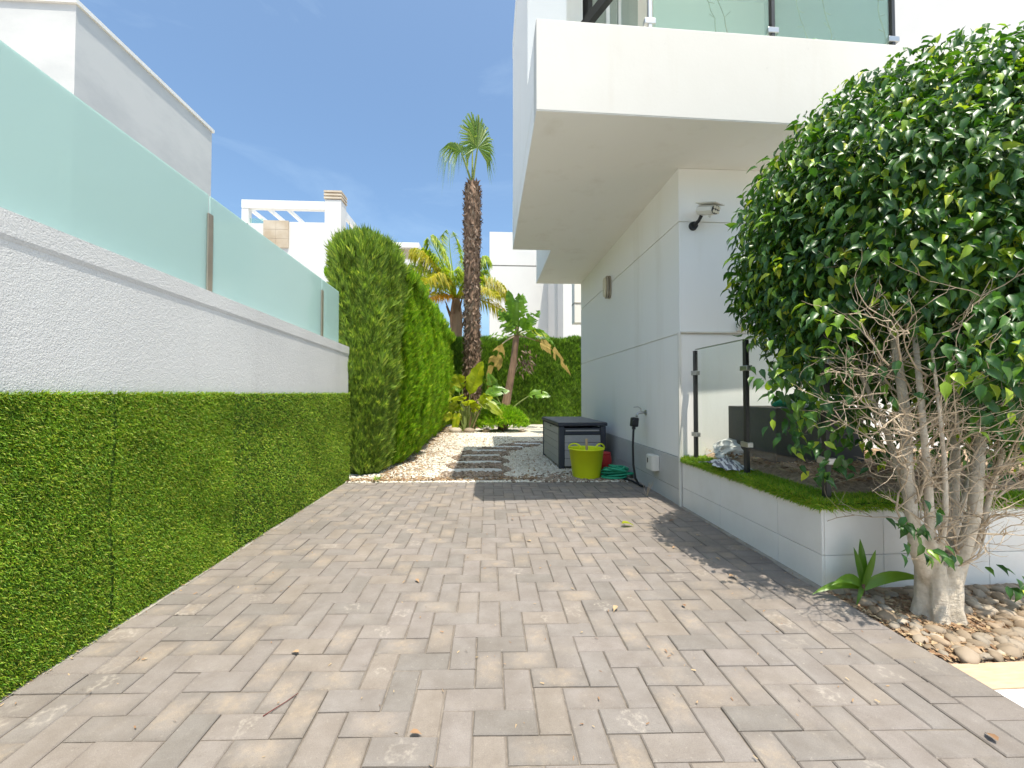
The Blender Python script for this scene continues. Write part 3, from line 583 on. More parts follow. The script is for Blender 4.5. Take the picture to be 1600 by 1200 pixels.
part('flange', MB().tube([(HX,4.58,.82),(HX-.012,4.58,.82)], .03, 14), 'steel', t); part('body', MB().tube([(HX-.012,4.58,.82),(HX-.05,4.58,.82),(HX-.09,4.58,.815),(HX-.108,4.58,.795),(HX-.11,4.58,.77)], [.011,.016,.013,.012,.012], 10), 'steel', t, smooth=True)
part('lever', MB().tube([(HX-.06,4.58,.835),(HX-.06,4.58,.865)], .008, 8).tube([(HX-.06,4.58,.865),(HX-.10,4.57,.885),(HX-.15,4.56,.88)], [.006,.006,.005], 6), 'steel', t)
t = thing('black_hose', 'black hose with an irrigation timer hanging from the garden tap', 'hose', (HX-.12,4.58,0))
part('timer', MB().beam((HX-.135,4.57,.765),(HX-.15,4.56,.665),.075,.085,up=(0,1,0)), 'black_plastic', t, bevel=.012)
part('dial', MB().tube([(HX-.16,4.525,.72),(HX-.165,4.50,.72)], .022, 12), 'black_plastic', t)
part('pipe', MB().tube([(HX-.152,4.558,.665),(HX-.16,4.55,.60),(HX-.17,4.54,.45),(HX-.17,4.53,.25),(HX-.15,4.52,.10),(HX-.115,4.50,.03),(HX-.06,4.49,.012)], .0125, 8), 'black_plastic', t, smooth=True)
part('coupling', MB().tube([(HX-.151,4.559,.664),(HX-.153,4.557,.635)], .02, 12), 'black_plastic', t)
part('fallen_pipe', MB().tube([(HX-.07,4.49,.014),(HX-.10,4.75,.02),(HX-.20,4.93,.03)], .012, 6), 'black_plastic', t, smooth=True)

# ---------------------------------------------------------------- storage box, tub, hose
def rot2(p, c, a): dx, dy = p[0]-c[0], p[1]-c[1]; return (c[0]+dx*math.cos(a)-dy*math.sin(a), c[1]+dx*math.sin(a)+dy*math.cos(a))
sb = thing('storage_box', 'grey plastic garden storage box with dark corner posts against the house', 'storage box', (1.27,6.3,0))
sb.location = (1.265,6.30,0)
ox, oy = 1.265, 6.30; hw, hl = .325, .66
B = lambda x0,x1,y0,y1,z0,z1: BX(ox+x0,ox+x1,oy+y0,oy+y1,z0,z1)
part('core', B(-hw+.02,hw-.02,-hl+.02,hl-.02,.03,.56), 'charcoal_plastic', sb)
for sx in (-1,1):
    for sy in (-1,1):
        x = sx*(hw-.035); y = sy*(hl-.035); part('corner_post', B(x-.037,x+.037,y-.037,y+.037,0,.585), 'charcoal_plastic', sb, bevel=.008)
for i in range(5):
    z = .04+i*.107; h = .102
    if i < 4 or True:
        part('board', B(-hw+.004,-hw+.019,-hl+.075,hl-.075,z,z+h), 'grey_board', sb, bevel=.003)
    if i < 4: part('board', B(-hw+.075,hw-.075,-hl+.004,-hl+.019,z,z+h), 'grey_board', sb, bevel=.003)
part('handle_recess', B(-hw+.075,hw-.075,-hl+.012,-hl+.0195,.47,.56), 'charcoal_plastic', sb); part('handle', B(-hw+.075,hw-.075,-hl-.005,-hl+.011,.475,.50), 'charcoal_plastic', sb, bevel=.004); part('handle_bar', B(-hw+.09,hw-.09,-hl+.003,-hl+.0115,.515,.535), 'grey_board', sb, bevel=.003)
lid = part('lid', B(-hw-.018,hw+.018,-hl-.018,hl+.018,.588,.632), 'charcoal_plastic', sb, bevel=.008)
for i in range(7):
    w = (2*hw+.02)/7; x = -hw-.01+i*w; part('lid_board', B(x+.002,x+w-.002,-hl-.012,hl+.012,.6325,.640), 'lid_board', lid, bevel=.002)
part('latch', B(-hw-.004,-hw+.0035,-.03,.03,.535,.55), 'charcoal_plastic', sb)
sb.rotation_euler = (0,0,R(2.2))
def tub(c, r0, r1, h, th=.008, n=40): return MB().lathe([(r0*.97,0),(r0,.01),(r1,h-.012),(r1+.008,h-.012),(r1+.008,h),(r1-th,h),(r1-th,h-.02),(r0-th,.015)], c, n)
t = thing('lime_tub', 'lime green flexible plastic tub at the edge of the gravel', 'tub', (1.205,4.98,0))
c0 = (1.205,5.08,.004); part('body', tub(c0,.165,.212,.36), 'lime_plastic', t, smooth=True)
for s_ in (-1,1):
    pts = []
    for i in range(11):
        a = math.pi*i/10; pts.append((c0[0]+s_*.15+math.cos(a)*.085*.8, c0[1]-.02*s_+math.cos(a)*.05*s_-.06, .362+math.sin(a)*.06))
    part('handle', MB().tube(pts, .009, 8), 'lime_plastic', t, smooth=True)
tag(part('wooden_stick', MB().tube([(1.24,5.16,.03),(1.225,5.13,.30),(1.215,5.11,.47)], [.017,.016,.015], 10), 'wood_handle', smooth=True), 'light wooden tool handle sticking up out of the lime tub', 'tool handle')
t = thing('red_bucket', 'rounded red plastic bucket half hidden behind the lime tub', 'bucket', (1.46,5.28,0))
part('body', MB().lathe([(.09,0),(.12,.03),(.155,.10),(.16,.16),(.15,.22),(.14,.245),(.13,.245),(.14,.21),(.145,.16)], (1.435,5.34,.012), 28), 'red_plastic', t, smooth=True)
part('rim', MB().lathe([(.138,.24),(.148,.24),(.148,.258),(.138,.258)], (1.435,5.34,.012), 28), 'red_plastic', t)
mb = MB(); pts = []; hc = Vector((0,0,0)); tl = (0,0)
for i in range(520):
    a = i*.19; lay = i/520
    if i % 33 == 0: hc = Vector((random.gauss(0,.05), random.gauss(0,.04), 0)); tl = (random.gauss(0,.35), random.gauss(0,.35)); r0 = random.uniform(.09,.19)*(1-.35*lay)
    if i == 0: cur = hc.copy(); ct_ = tl; rr = r0
    cur = cur.lerp(hc, .08); ct_ = (ct_[0]+(tl[0]-ct_[0])*.08, ct_[1]+(tl[1]-ct_[1])*.08); rr += (r0-rr)*.08
    dx, dy = math.cos(a)*rr, math.sin(a)*rr*.72
    pts.append((1.55+cur.x+dx, 5.02+cur.y+dy, max(.014, .03+.11*lay+dx*ct_[0]*.5+dy*ct_[1]*.5)))
mb.tube(pts, .0125, 6); tag(part('garden_hose', mb, 'green_hose', smooth=True), 'tangled heap of green garden hose beside the lime tub', 'hose')

# ---------------------------------------------------------------- vegetation helpers
def spray():
    v = [(0,0,0)]; f = []
    for k, (b, l, a) in enumerate(((0,1.15,0),(.1,.62,.42),(.1,.62,-.42),(.32,.55,.38),(.32,.55,-.38),(.58,.4,.34),(.58,.4,-.34))):
        d = np.array([math.cos(a), math.sin(a), .16*(k%3-1)]); p = np.array([b,0,0]); q = np.array([-d[1],d[0],0])*.042; o = len(v); e = p+d*l
        v += [tuple(p-q*.6), tuple(p+d*l*.5-q), tuple(p+d*l*.5+q), tuple(p+q*.6), tuple(e)]; f += [(o,o+1,o+2),(o,o+2,o+3),(o+1,o+4,o+2)]
    return np.array(v), np.array(f)
SPV, SPT = spray()
def hedge_shell(f, nu, nv):
    """f(u,v) -> point ; closed grid sheet as core"""
    mb = MB()
    for i in range(nu):
        for j in range(nv): mb.v.append(f(i/(nu-1), j/(nv-1)))
    mb.f = [(i*nv+j,(i+1)*nv+j,(i+1)*nv+j+1,i*nv+j+1) for i in range(nu-1) for j in range(nv-1)]; return mb
def add_sprays(name, parent, pos, nrm, sc, mat, up=1.15):
    n = len(pos); ax = nrm*.5+np.array([0,0,up])+rng.normal(0,.24,(n,3)); rot = frames(ax, nrm+rng.normal(0,.6,(n,3)))
    V, T = scatter(SPV, SPT, pos, rot, sc); return tag(link(name, fast_mesh(name,V,T), mat, parent), kind='stuff')
def lump(a, b, s): return mnoise.noise(Vector((a, b, s)))+.5*mnoise.noise(Vector((a*2.3, b*2.3, s+9)))

# front conifer at the end of the wall (round plan), then the long side hedge
def column_conifer(name, label, cx, cy, rx, ry, h, n, mat, zc=.15, seed=1):
    t = thing(name, label, 'conifer', (cx,cy,-.01)); L = []
    def rad(a, z):
        q = z/h; pr = (.62+.5*min(1,q*2.2)) if q < .45 else 1.08*(max(.0, 1-((q-.45)/.56)**16))**.5
        return pr*(1+.17*lump(math.cos(a)*1.7+seed, math.sin(a)*1.7+z*.8, seed)+.10*math.sin(7*a+z*1.4))
    P_ = np.empty((n,3)); Nn = np.empty((n,3))
    for i in range(n):
        z = h*(random.random()**.9); a = random.uniform(0, 2*math.pi); r = rad(a,z)*(1-.16*random.random()**2)
        P_[i] = (cx+math.cos(a)*rx*r, cy+math.sin(a)*ry*r, z); Nn[i] = (math.cos(a), math.sin(a), .8 if z > h*.85 else .1)
    sc = rng.uniform(.08,.18,n)*np.where(P_[:,2] > h*.9, 1.5, 1); add_sprays('foliage', t, P_, Nn, sc, mat, up=1.0)
    m = 420; Q = np.empty((m,3)); Nq = np.empty((m,3))
    for i in range(m):
        a = random.uniform(0,2*math.pi); z = h*(.93+.05*random.random()) if i < 220 else h*random.uniform(.2,.95); q = random.random()**.5*.95 if i < 220 else rad(a,z)*1.02
        Q[i] = (cx+math.cos(a)*rx*q, cy+math.sin(a)*ry*q, z); Nq[i] = (math.cos(a)*.6, math.sin(a)*.6, .5)
    add_sprays('shoots', t, Q, Nq, rng.uniform(.16,.34,m), mat, up=1.5)
    mb = hedge_shell(lambda u,v: (cx+math.cos(u*2*math.pi)*rx*rad(u*2*math.pi,v*h*.95)*.86, cy+math.sin(u*2*math.pi)*ry*rad(u*2*math.pi,v*h*.95)*.86, v*h*.95), 40, 24); part('inner_growth', mb, mat, t, smooth=True)
    part('trunk', MB().tube([(cx,cy,-.02),(cx+.02,cy,.5),(cx,cy,1.6)], [.06,.05,.03], 8), 'brown_bark', t); return t
column_conifer('conifer', 'dense grey-green conifer at the end of the boundary wall', -1.615, 5.62, .35, .44, 2.90, 24000, 'conifer_grey', seed=2)
def side_hedge():
    t = thing('side_hedge', 'long bright green conifer hedge along the gravel behind the boundary wall', 'hedge', (-1.8,9.5,-.01))
    Y0, Y1, Hh = 5.95, 13.5, 2.72
    def xr(y, z): return -1.28-.012*(y-5.9)+.16*math.sin(math.pi*min(1,z/2.6))**.8+.13*lump(y*1.9, z*.55, 5)+.05*math.sin(y*9.2+z*.8)
    n = 56000; q = rng.random(n); y = Y0+(Y1-Y0)*(q**1.5); P_ = np.empty((n,3)); Nn = np.empty((n,3)); sc = np.empty(n)
    for i in range(n):
        if random.random() < .78:
            z = Hh*random.random()**.85; x = xr(y[i], z)-.22*random.random()**2.5; Nn[i] = (1,-.25,.05)
        else:
            x = random.uniform(-2.3,-1.1); z = Hh+.16*lump(y[i]*1.9, x*2, 5)+.07*math.sin(y[i]*9.2)+.05*random.random()-.25*max(0,(x+1.5))**2; Nn[i] = (.3,-.2,1)
        P_[i] = (x,y[i],z); sc[i] = random.uniform(.09,.18)*(1+.06*(y[i]-Y0))
    add_sprays('foliage', t, P_, Nn, sc, 'conifer_bright')
    def f(u,v):
        y = Y0+(Y1-Y0)*u; w = v*4.2
        if w < 2.6: z = w; return (xr(y,z)-.09, y, z)
        return (max(-2.3, xr(y,2.6)-.09-(w-2.6)), y, 2.6+.06*lump(y*1.9,0,5))
    part('inner_growth', hedge_shell(f, 70, 26), 'conifer_bright', t, smooth=True)
    for k in range(9): part('trunk', MB().tube([(-1.7,6.3+k*.85,-.02),(-1.72,6.3+k*.85,1.5)], [.05,.03], 6), 'brown_bark', t)
side_hedge()
def back_hedge():
    t = thing('back_hedge', 'dark green clipped conifer hedge closing the back of the gravel yard', 'hedge', (1.5,13.9,-.01)); X0, X1, Hh = -1.9, 5.0, 2.66
    def yf(x,z): return 13.75+.12*lump(x*1.9,z*.6,11)+.05*math.sin(x*8)-.1*math.sin(math.pi*min(1,z/2.6))
    n = 26000; P_ = np.empty((n,3)); Nn = np.empty((n,3))
    for i in range(n):
        x = random.uniform(X0,X1)
        if random.random() < .75: z = Hh*random.random()**.8; P_[i] = (x, yf(x,z)+.25*random.random()**2.5, z); Nn[i] = (.1,-1,.05)
        else: P_[i] = (x, random.uniform(13.7,14.5), Hh+.10*lump(x*1.9,0,11)+.08*random.random()); Nn[i] = (0,-.2,1)
    add_sprays('foliage', t, P_, Nn, rng.uniform(.12,.24,n), 'conifer')
    part('inner_growth', hedge_shell(lambda u,v: (X0+(X1-X0)*u, yf(X0+(X1-X0)*u,min(2.55,v*3.4))+.1+max(0,v*3.4-2.55), min(2.55,v*3.4)), 50, 22), 'conifer', t, smooth=True)
back_hedge()
def low_juniper():
    t = thing('juniper_bush', 'low feathery bright green bush under the big paddle-leaved plant', 'bush', (.40,11.4,0)); n = 2600
    P_ = np.empty((n,3)); Nn = np.empty((n,3))
    for i in range(n):
        a = random.uniform(0,2*math.pi); q = random.random()**.6; x = .40+math.cos(a)*.62*q; y = 11.4+math.sin(a)*.5*q; z = .05+.52*math.sqrt(max(0,1-q*q))*(.75+.25*random.random()); P_[i] = (x,y,z); Nn[i] = (math.cos(a)*q, math.sin(a)*q, .5)
    add_sprays('foliage', t, P_, Nn, rng.uniform(.12,.22,n), 'conifer_bright', up=.3); part('stem', MB().tube([(.4,11.4,-.02),(.42,11.4,.3)], [.05,.02], 6), 'brown_bark', t)
low_juniper()
for x, y, r in ((-.85,11.0,.13),(-.5,11.0,.12),(-.05,11.1,.09),(.9,11.1,.07)):
    V = wob(SV,.25,x*9)*np.array([r*1.3,r,r*.7])+np.array([x,y,r*.4]); tag(link('border_rock', fast_mesh('border_rock',V,ST),'river_stone',smooth=True), 'rounded pale rock at the foot of the planted border', 'rock', 'rocks edging the planted border')

# ---------------------------------------------------------------- palms
def bez(p0, p1, p2, n): return [p0*(1-t)**2+p1*2*t*(1-t)+p2*t*t for t in [i/(n-1) for i in range(n)]]
fp = thing('fan_palm', 'tall fan palm with a shaggy brown trunk and a few pale green fans', 'palm tree', (-.49,12.6,-.02))
tp = Vector((-.49,12.6,7.45)); pts = [(-.48,12.6,-.02),(-.48,12.6,1.5),(-.50,12.6,4.2),(-.50,12.6,6.2),(-.49,12.6,7.1),tp]
part('trunk', MB().tube(pts, [.27,.24,.225,.235,.235,.15], 16), 'trunk_fibre', fp)
n = 2600; z = rng.uniform(.4,7.4,n); a = rng.uniform(0,2*math.pi,n); r = np.interp(z,[0,1.5,4.2,6.2,7.1,7.45],[.27,.24,.225,.235,.235,.16])
out = np.column_stack([np.cos(a),np.sin(a),np.zeros(n)]); pos = np.column_stack([np.interp(z,[0,4.2,7.4],[-.48,-.50,-.49])+out[:,0]*r*.97,12.6+out[:,1]*r*.97,z])
side = np.column_stack([-np.sin(a),np.cos(a),np.zeros(n)])*rng.normal(0,.6,n)[:,None]
fv = np.array([(0,-.5,0),(0,.5,0),(.6,-.35,.1),(.6,.3,.1),(1,.05,.25)]); ax = out*rng.uniform(.1,.55,n)[:,None]+np.array([0,0,1.])*rng.choice([-1,1,1],n)[:,None]+side
V, T = scatter(fv, bt, pos, frames(ax,out), np.column_stack([rng.uniform(.08,.2,n),rng.uniform(.03,.09,n),rng.uniform(.05,.2,n)])); tag(link('leaf_bases', fast_mesh('leaf_bases',V,T),'boot',fp), kind='stuff')
def fan(hub_start, hub, axis, nrm, Lr, spread, nseg, droop, tree):
    axis = axis.normalized(); nrm = (nrm-axis*nrm.dot(axis)).normalized(); w = nrm.cross(axis); mb = MB()
    mid = (hub_start+hub)/2+Vector((0,0,.05)); part('petiole', MB().tube(bez(hub_start,mid,hub,7), [.045,.04,.035,.03,.03,.025,.02], 6), 'petiole', tree)
    for i in range(nseg):
        a = -spread+2*spread*i/(nseg-1)+random.gauss(0,.02); d = axis*math.cos(a)+w*math.sin(a); L = Lr*(.82+.18*math.cos(a))*random.uniform(.9,1.05); sw = 2*spread/nseg*.62
        q = nrm.cross(d); fold = nrm*(.03*(1 if i%2 else -1)); p1 = hub+d*L*.5+nrm*.08*L*(1-math.cos(a)); p2 = hub+d*L*.8+Vector((0,0,-droop*.35*L)); p3 = hub+d*L*.95+Vector((0,0,-droop*L*random.uniform(.8,1.5)))
        e1 = q*L*.5*sw; e2 = q*L*.3*sw; o = len(mb.v); mb.v += [tuple(x) for x in (hub, p1-e1+fold, p1+e1-fold, p2-e2, p2+e2, p3)]; mb.f += [(o,o+1,o+2),(o+1,o+3,o+4,o+2),(o+3,o+5,o+4)]
    part('frond', mb, 'fan_leaf', tree)
V3 = Vector
fan(tp+V3((0,0,-.1)), V3((-.33,12.4,8.42)), V3((.06,-.12,1)), V3((.80,-.58,.1)), 1.30, 2.2, 54, .36, fp)
fan(tp+V3((0,0,-.1)), V3((-.82,12.45,8.30)), V3((-.85,-.1,.50)), V3((-.35,-.6,.75)), .85, 1.6, 44, 1.15, fp)
fan(tp+V3((0,0,-.1)), V3((-.50,12.75,8.55)), V3((-.10,.15,1)), V3((-1,-.25,0)), 1.15, 1.5, 34, .45, fp)
def feather(tree, base, az, el, Lr, droop, mat, lw=.42, nl=62):
    d = Vector((math.cos(az)*math.cos(el), math.sin(az)*math.cos(el), math.sin(el))); hor = Vector((math.cos(az), math.sin(az), 0)); pts = []
    for i in range(15): t = i/14; pts.append(base+d*Lr*t+Vector((0,0,-droop*Lr*t*t))-hor*Lr*.1*t*t*t)
    mb = MB(); mb.tube(pts, [.04*(1-.85*i/14) for i in range(15)], 5)
    for k in range(nl):
        t = .14+.86*k/(nl-1); f = t*14; i = min(13, int(f)); p = pts[i].lerp(pts[i+1], f-i); tg = (pts[i+1]-pts[i]).normalized(); s0 = tg.cross(Vector((0,0,1)))
        s0 = s0.normalized() if s0.length > .05 else Vector((1,0,0)); L = lw*Lr*.55*math.sin(math.pi*(.12+.82*t))**.7
        for sg in (-1,1):
            dd = (s0*sg*random.uniform(.7,1)+tg*random.uniform(.3,.7)+Vector((0,0,random.uniform(-.2,.45)))).normalized(); q = dd.cross(Vector((0,0,1))).normalized()*.018*random.uniform(.8,1.3)
            m1 = p+dd*L*.5; e = p+dd*L*.85+Vector((0,0,-L*random.uniform(.35,.75))); o = len(mb.v); mb.v += [tuple(x) for x in (p, m1-q, m1+q, e)]; mb.f += [(o,o+1,o+2),(o+1,o+3,o+2)]
    return part('frond', mb, mat, tree)
qp = thing('feather_palm', 'feathery palm with yellowing arching fronds behind the fan palm', 'palm tree', (-1.2,15.5,-.02))
qb = V3((-1.2,15.5,4.55))
part('trunk', MB().tube([(-1.15,15.5,-.02),(-1.18,15.5,2.5),(-1.2,15.5,3.9),qb], [.2,.19,.24,.14], 12), 'trunk_fibre', qp)
for az, el, L, dr, m in ((150,62,3.0,.36,'feather_leaf'),(178,40,2.6,.5,'feather_leaf'),(120,75,3.1,.30,'feather_leaf'),(215,68,3.0,.42,'feather_leaf'),(100,50,2.8,.4,'feather_leaf'),(200,15,2.0,.45,'feather_leaf_yellow'),(230,5,1.3,.35,'feather_leaf_orange'),(35,58,2.4,.5,'feather_leaf'),(0,30,2.1,.5,'feather_leaf_yellow'),(340,42,2.3,.6,'feather_leaf_yellow'),(15,12,1.9,.5,'feather_leaf_yellow'),(310,55,2.2,.7,'feather_leaf'),(265,60,2.2,.7,'feather_leaf'),(165,52,2.8,.45,'feather_leaf'),(190,58,2.9,.42,'feather_leaf_yellow'),(240,40,2.2,.6,'feather_leaf_yellow'),(350,62,2.5,.45,'feather_leaf'),(320,25,1.9,.5,'feather_leaf_yellow')):
    feather(qp, qb, R(az), R(el), L*1.28, dr, m, lw=.46, nl=110)
for k in range(7):
    a = k*.9; part('old_leaf_base', MB().tube([qb+V3((.15*math.cos(a),.15*math.sin(a),-1.2+.1*k)), qb+V3((.42*math.cos(a),.42*math.sin(a),-.55+.1*k))], [.05,.02], 5), 'brown_bark', qp)
def paddle(tree, base, knee, tip_dir, Lb, Wb, mat, arch=.3, torn=0, pet=.025):
    """petiole from base to knee, then a long blade along tip_dir that arches down"""
    base, knee, d = Vector(base), Vector(knee), Vector(tip_dir).normalized(); mb = MB(); nr = 15
    mid = [knee+d*Lb*t+Vector((0,0,-arch*Lb*t*t)) for t in [i/(nr-1) for i in range(nr)]]; sd = d.cross(Vector((random.gauss(0,.45), -1, random.uniform(.1,.8)))).normalized(); ph = random.uniform(0,6)
    mb.tube(mid, [.016*(1-.8*i/(nr-1)) for i in range(nr)], 5)
    for sg in (-1,1):
        prev = None; cut = 0
        for i in range(nr):
            t = i/(nr-1); w = Wb/2*math.sin(math.pi*min(1,.04+.96*t)**.75)**.75 if 0 < t < 1 else .003
            tg = (mid[min(i+1,nr-1)]-mid[max(0,i-1)]).normalized(); up = sd.cross(tg).normalized(); lift = .28+.18*math.sin(t*9+ph+sg); wv = 1+.12*math.sin(t*23+ph)
            row = [mid[i], mid[i]+sd*sg*w*.55*wv+up*w*lift*.6, mid[i]+sd*sg*w*wv+up*w*lift*(.7-torn*.8)+tg*w*.25]
            if prev and not (torn and random.random() < torn*.55):
                o = len(mb.v); sh = Vector((0,0,-random.uniform(0,.12)*torn)); a = [prev[0],prev[1],prev[2]+sh*.5,row[0],row[1],row[2]+sh]
                mb.v += [tuple(x) for x in a]; mb.f += [(o,o+1,o+4,o+3),(o+1,o+2,o+5,o+4)]
            prev = row
    lf = part('leaf', mb, mat, tree, smooth=False)
    if (base-knee).length > .02: part('petiole', MB().tube(bez(base,(base+knee)/2+Vector((0,0,.06)),knee,6), [pet*1.4,pet*1.2,pet,pet,pet*.8,.014], 6), 'petiole' if 'brown' not in mat else 'dry_twig', lf)
bpz = thing('bird_of_paradise_tree', 'leaning paddle-leaved tree with torn green and brown drooping leaves', 'tree', (.45,12.0,-.02))
tr = [(.42,12,-.02),(.46,12,.5),(.60,12,1.2),(.72,12,1.9),(.80,12,2.6),(.84,12,3.0)]
part('trunk', MB().tube(tr, [.16,.14,.11,.10,.09,.05], 10), 'trunk_fibre', bpz)
ct = V3((.82,12,2.7))
for kn, td, L, Wd, m, ar, to in (((.80,11.95,2.95),(-.22,-.15,1),1.05,.36,'paddle_green',.05,.3),((.90,12,3.0),(.12,.1,1),.95,.34,'paddle_green',.05,.35),((.66,11.9,2.8),(-.45,-.3,.95),.85,.34,'paddle_green',.2,.45),((1.0,11.9,2.85),(.55,-.3,.9),.85,.34,'paddle_green',.25,.5),((.95,11.7,2.8),(.30,-.5,.9),.75,.32,'paddle_green',.3,.4),((.55,12,2.6),(-.7,.1,.5),.75,.32,'paddle_green',.55,.6),((1.1,11.95,2.7),(.8,-.1,.5),.7,.3,'paddle_lime',.6,.5),((.86,11.8,2.9),(-.02,-.3,1),1.0,.34,'paddle_green',.1,.3),((.75,11.8,2.7),(-.5,-.5,.7),.8,.34,'paddle_green',.5,.5),((1.0,11.75,2.65),(.6,-.5,.6),.8,.34,'paddle_green',.5,.5),
    ((1.35,11.9,2.55),(.75,-.1,-.15),.95,.34,'paddle_brown',.75,.7),((.40,11.9,2.45),(-.35,-.1,-.8),1.0,.32,'paddle_brown',.25,.7),((1.25,12.1,2.85),(.8,.1,.2),.7,.34,'paddle_green',.8,.6),((.7,12.3,2.9),(.1,.9,.7),.8,.4,'paddle_green',.4,.3),((1.15,11.8,.95),(.9,-.3,.35),.62,.26,'paddle_green',.35,.1),((.25,11.9,.9),(-.3,-.2,.9),.8,.3,'paddle_green',.1,.1)):
    paddle(bpz, ct if kn[2] > 1.5 else (.48,12,.4), kn, td, L*1.08, Wd*1.2, m, ar, to)
mb = MB()
for k in range(60):
    p = V3((1.05+random.gauss(0,.12), 11.9+random.gauss(0,.08), 1.95+random.gauss(0,.16))); q = V3((random.gauss(0,.1),random.gauss(0,.1),-random.uniform(.05,.2))); w = V3((.02,0,.01)); mb.add([p-w,p+w,p+q],[(0,1,2)])
part('dead_flowers', mb, 'boot', bpz)
by = thing('young_bird_of_paradise', 'clump of broad yellow-green paddle leaves at the foot of the fan palm', 'plant', (-.6,11.5,-.02))
for bs, kn, td, L, Wd, m, ar, to in (((-.55,11.5,0),(-.50,11.3,1.0),(.35,-.1,1),.95,.34,'paddle_lime',.1,0),((-.65,11.5,0),(-.95,11.4,1.0),(-.55,-.2,.75),.72,.30,'paddle_lime',.35,.1),((-.5,11.5,0),(-.1,11.4,.95),(.9,-.1,.55),.72,.26,'paddle_green',.35,.1),((-.5,11.5,0),(-.3,11.2,.85),(.8,-.3,-.1),.75,.24,'paddle_lime',.55,.2),((-.7,11.5,0),(-.75,11.2,.75),(-.2,-.3,-.9),.65,.24,'paddle_lime',.1,.5),((-.6,11.6,0),(-.8,11.6,1.05),(-.15,.2,.9),.6,.28,'paddle_green',.2,.1),
    ((-.55,11.4,0),(-.55,11.1,.7),(.1,-.5,.6),.5,.28,'paddle_lime',.5,.1),((-.6,11.5,0),(-.62,11.25,.85),(-.5,-.4,.5),.55,.28,'paddle_lime',.6,.2),((-.4,11.6,0),(-.15,11.5,.65),(.7,.1,.5),.6,.26,'paddle_green',.5,.1),((-.4,11.5,0),(-.2,11.3,.5),(.6,-.4,.4),.5,.22,'paddle_green',.5,.1),((-.7,11.6,0),(-1.05,11.6,.8),(-.5,.1,.6),.5,.26,'paddle_lime',.4,.2),((-.65,11.4,0),(-.85,11.2,.6),(-.5,-.4,.7),.5,.26,'paddle_lime',.5,.1),((-.6,11.4,0),(-.45,11.1,.55),(.4,-.4,.7),.5,.26,'paddle_lime',.5,.1),((-.7,11.4,0),(-.95,11.1,.35),(-.4,-.4,.5),.45,.24,'paddle_lime',.6,.3),((-.5,11.4,0),(-.2,11.1,.75),(.5,-.3,.8),.55,.26,'paddle_lime',.5,.2),((-.7,11.5,0),(-.7,11.3,1.15),(-.3,-.1,1),.55,.28,'paddle_lime',.3,.1)):
    paddle(by, bs, kn, td, L*1.12, Wd*1.35, m, ar, to, .03)
for k in range(6): a = k*1.1; part('stem', MB().tube([(-.6+.12*math.cos(a),11.5+.1*math.sin(a),-.02),(-.6+.16*math.cos(a),11.5+.1*math.sin(a),.65)], [.06,.035], 7), 'brown_bark' if k%2 else 'petiole', by)

# ---------------------------------------------------------------- fig tree
ft = thing('fig_tree', 'multi-stemmed fig tree with a dense glossy dark green crown beside the driveway', 'tree', (2.105,1.86,-.02))
YT = 1.86
def st(px, py, dy=0): return at(px, py, YT+dy)
tk = MB(); tk.tube([V3((2.105,1.86,-.05)), st(1470,955), st(1472,920), st(1475,890), st(1478,865)], [.088,.076,.074,.065,.035], 14)
for a in range(5): an = a*1.25+.3; tk.tube([V3((2.105+.085*math.cos(an),1.86+.08*math.sin(an),-.05)), V3((2.105+.048*math.cos(an),1.86+.048*math.sin(an),.07)), V3((2.105+.055*math.cos(an),1.86+.05*math.sin(an),.25))], [.030,.036,.028], 8)
stems = [([(1450,915,0),(1432,860,-.02),(1424,800,-.03),(1416,730,-.04),(1412,650,0),(1400,560,.08),(1385,450,.2)], .042,.018), ([(1462,905,-.03),(1455,840,-.06),(1452,760,-.08),(1446,680,-.1),(1436,590,-.06),(1425,480,.05)], .026,.012),
  ([(1490,910,0),(1508,855,-.02),(1520,800,-.03),(1530,740,-.04),(1533,660,0),(1545,560,.1),(1560,430,.2)], .040,.018), ([(1478,890,.04),(1486,800,.08),(1492,710,.12),(1490,610,.2),(1485,480,.3)], .030,.016), ([(1470,890,-.05),(1480,800,-.1),(1476,720,-.12),(1470,640,-.14),(1455,540,-.12)], .018,.008),
  ([(1500,895,.03),(1525,850,.02),(1548,770,0),(1566,700,-.02),(1600,600,0)], .022,.010), ([(1478,880,.06),(1500,800,.18),(1530,700,.3),(1600,560,.4)], .028,.014), ([(1440,880,.05),(1420,780,.15),(1380,660,.3),(1320,540,.45)], .024,.012)]
tips = []
for sp, ra, rb in stems:
    P_ = [st(1470,945)*.5+st(*sp[0])*.5]+[st(*q)+Vector((random.gauss(0,.006),random.gauss(0,.006),0)) for q in sp]; m = len(P_); rr = [(ra+(rb-ra)*i/(m-1))*random.uniform(.8,.98) for i in range(m)]
    tk.tube(P_, rr, 10)
    for i in range(2, m):
        for _ in range(2): tips.append((P_[i-1].lerp(P_[i], random.random()), (P_[i]-P_[i-1]).normalized(), rr[i]*.5))
tr_ = part('trunk', tk, 'pale_bark', ft, smooth=True)
rmm = tr_.modifiers.new('blend', 'REMESH'); rmm.mode = 'VOXEL'; rmm.voxel_size = .006; rmm.use_smooth_shade = True; smm = tr_.modifiers.new('soften', 'SMOOTH'); smm.iterations = 4; smm.factor = .5
tw = MB()
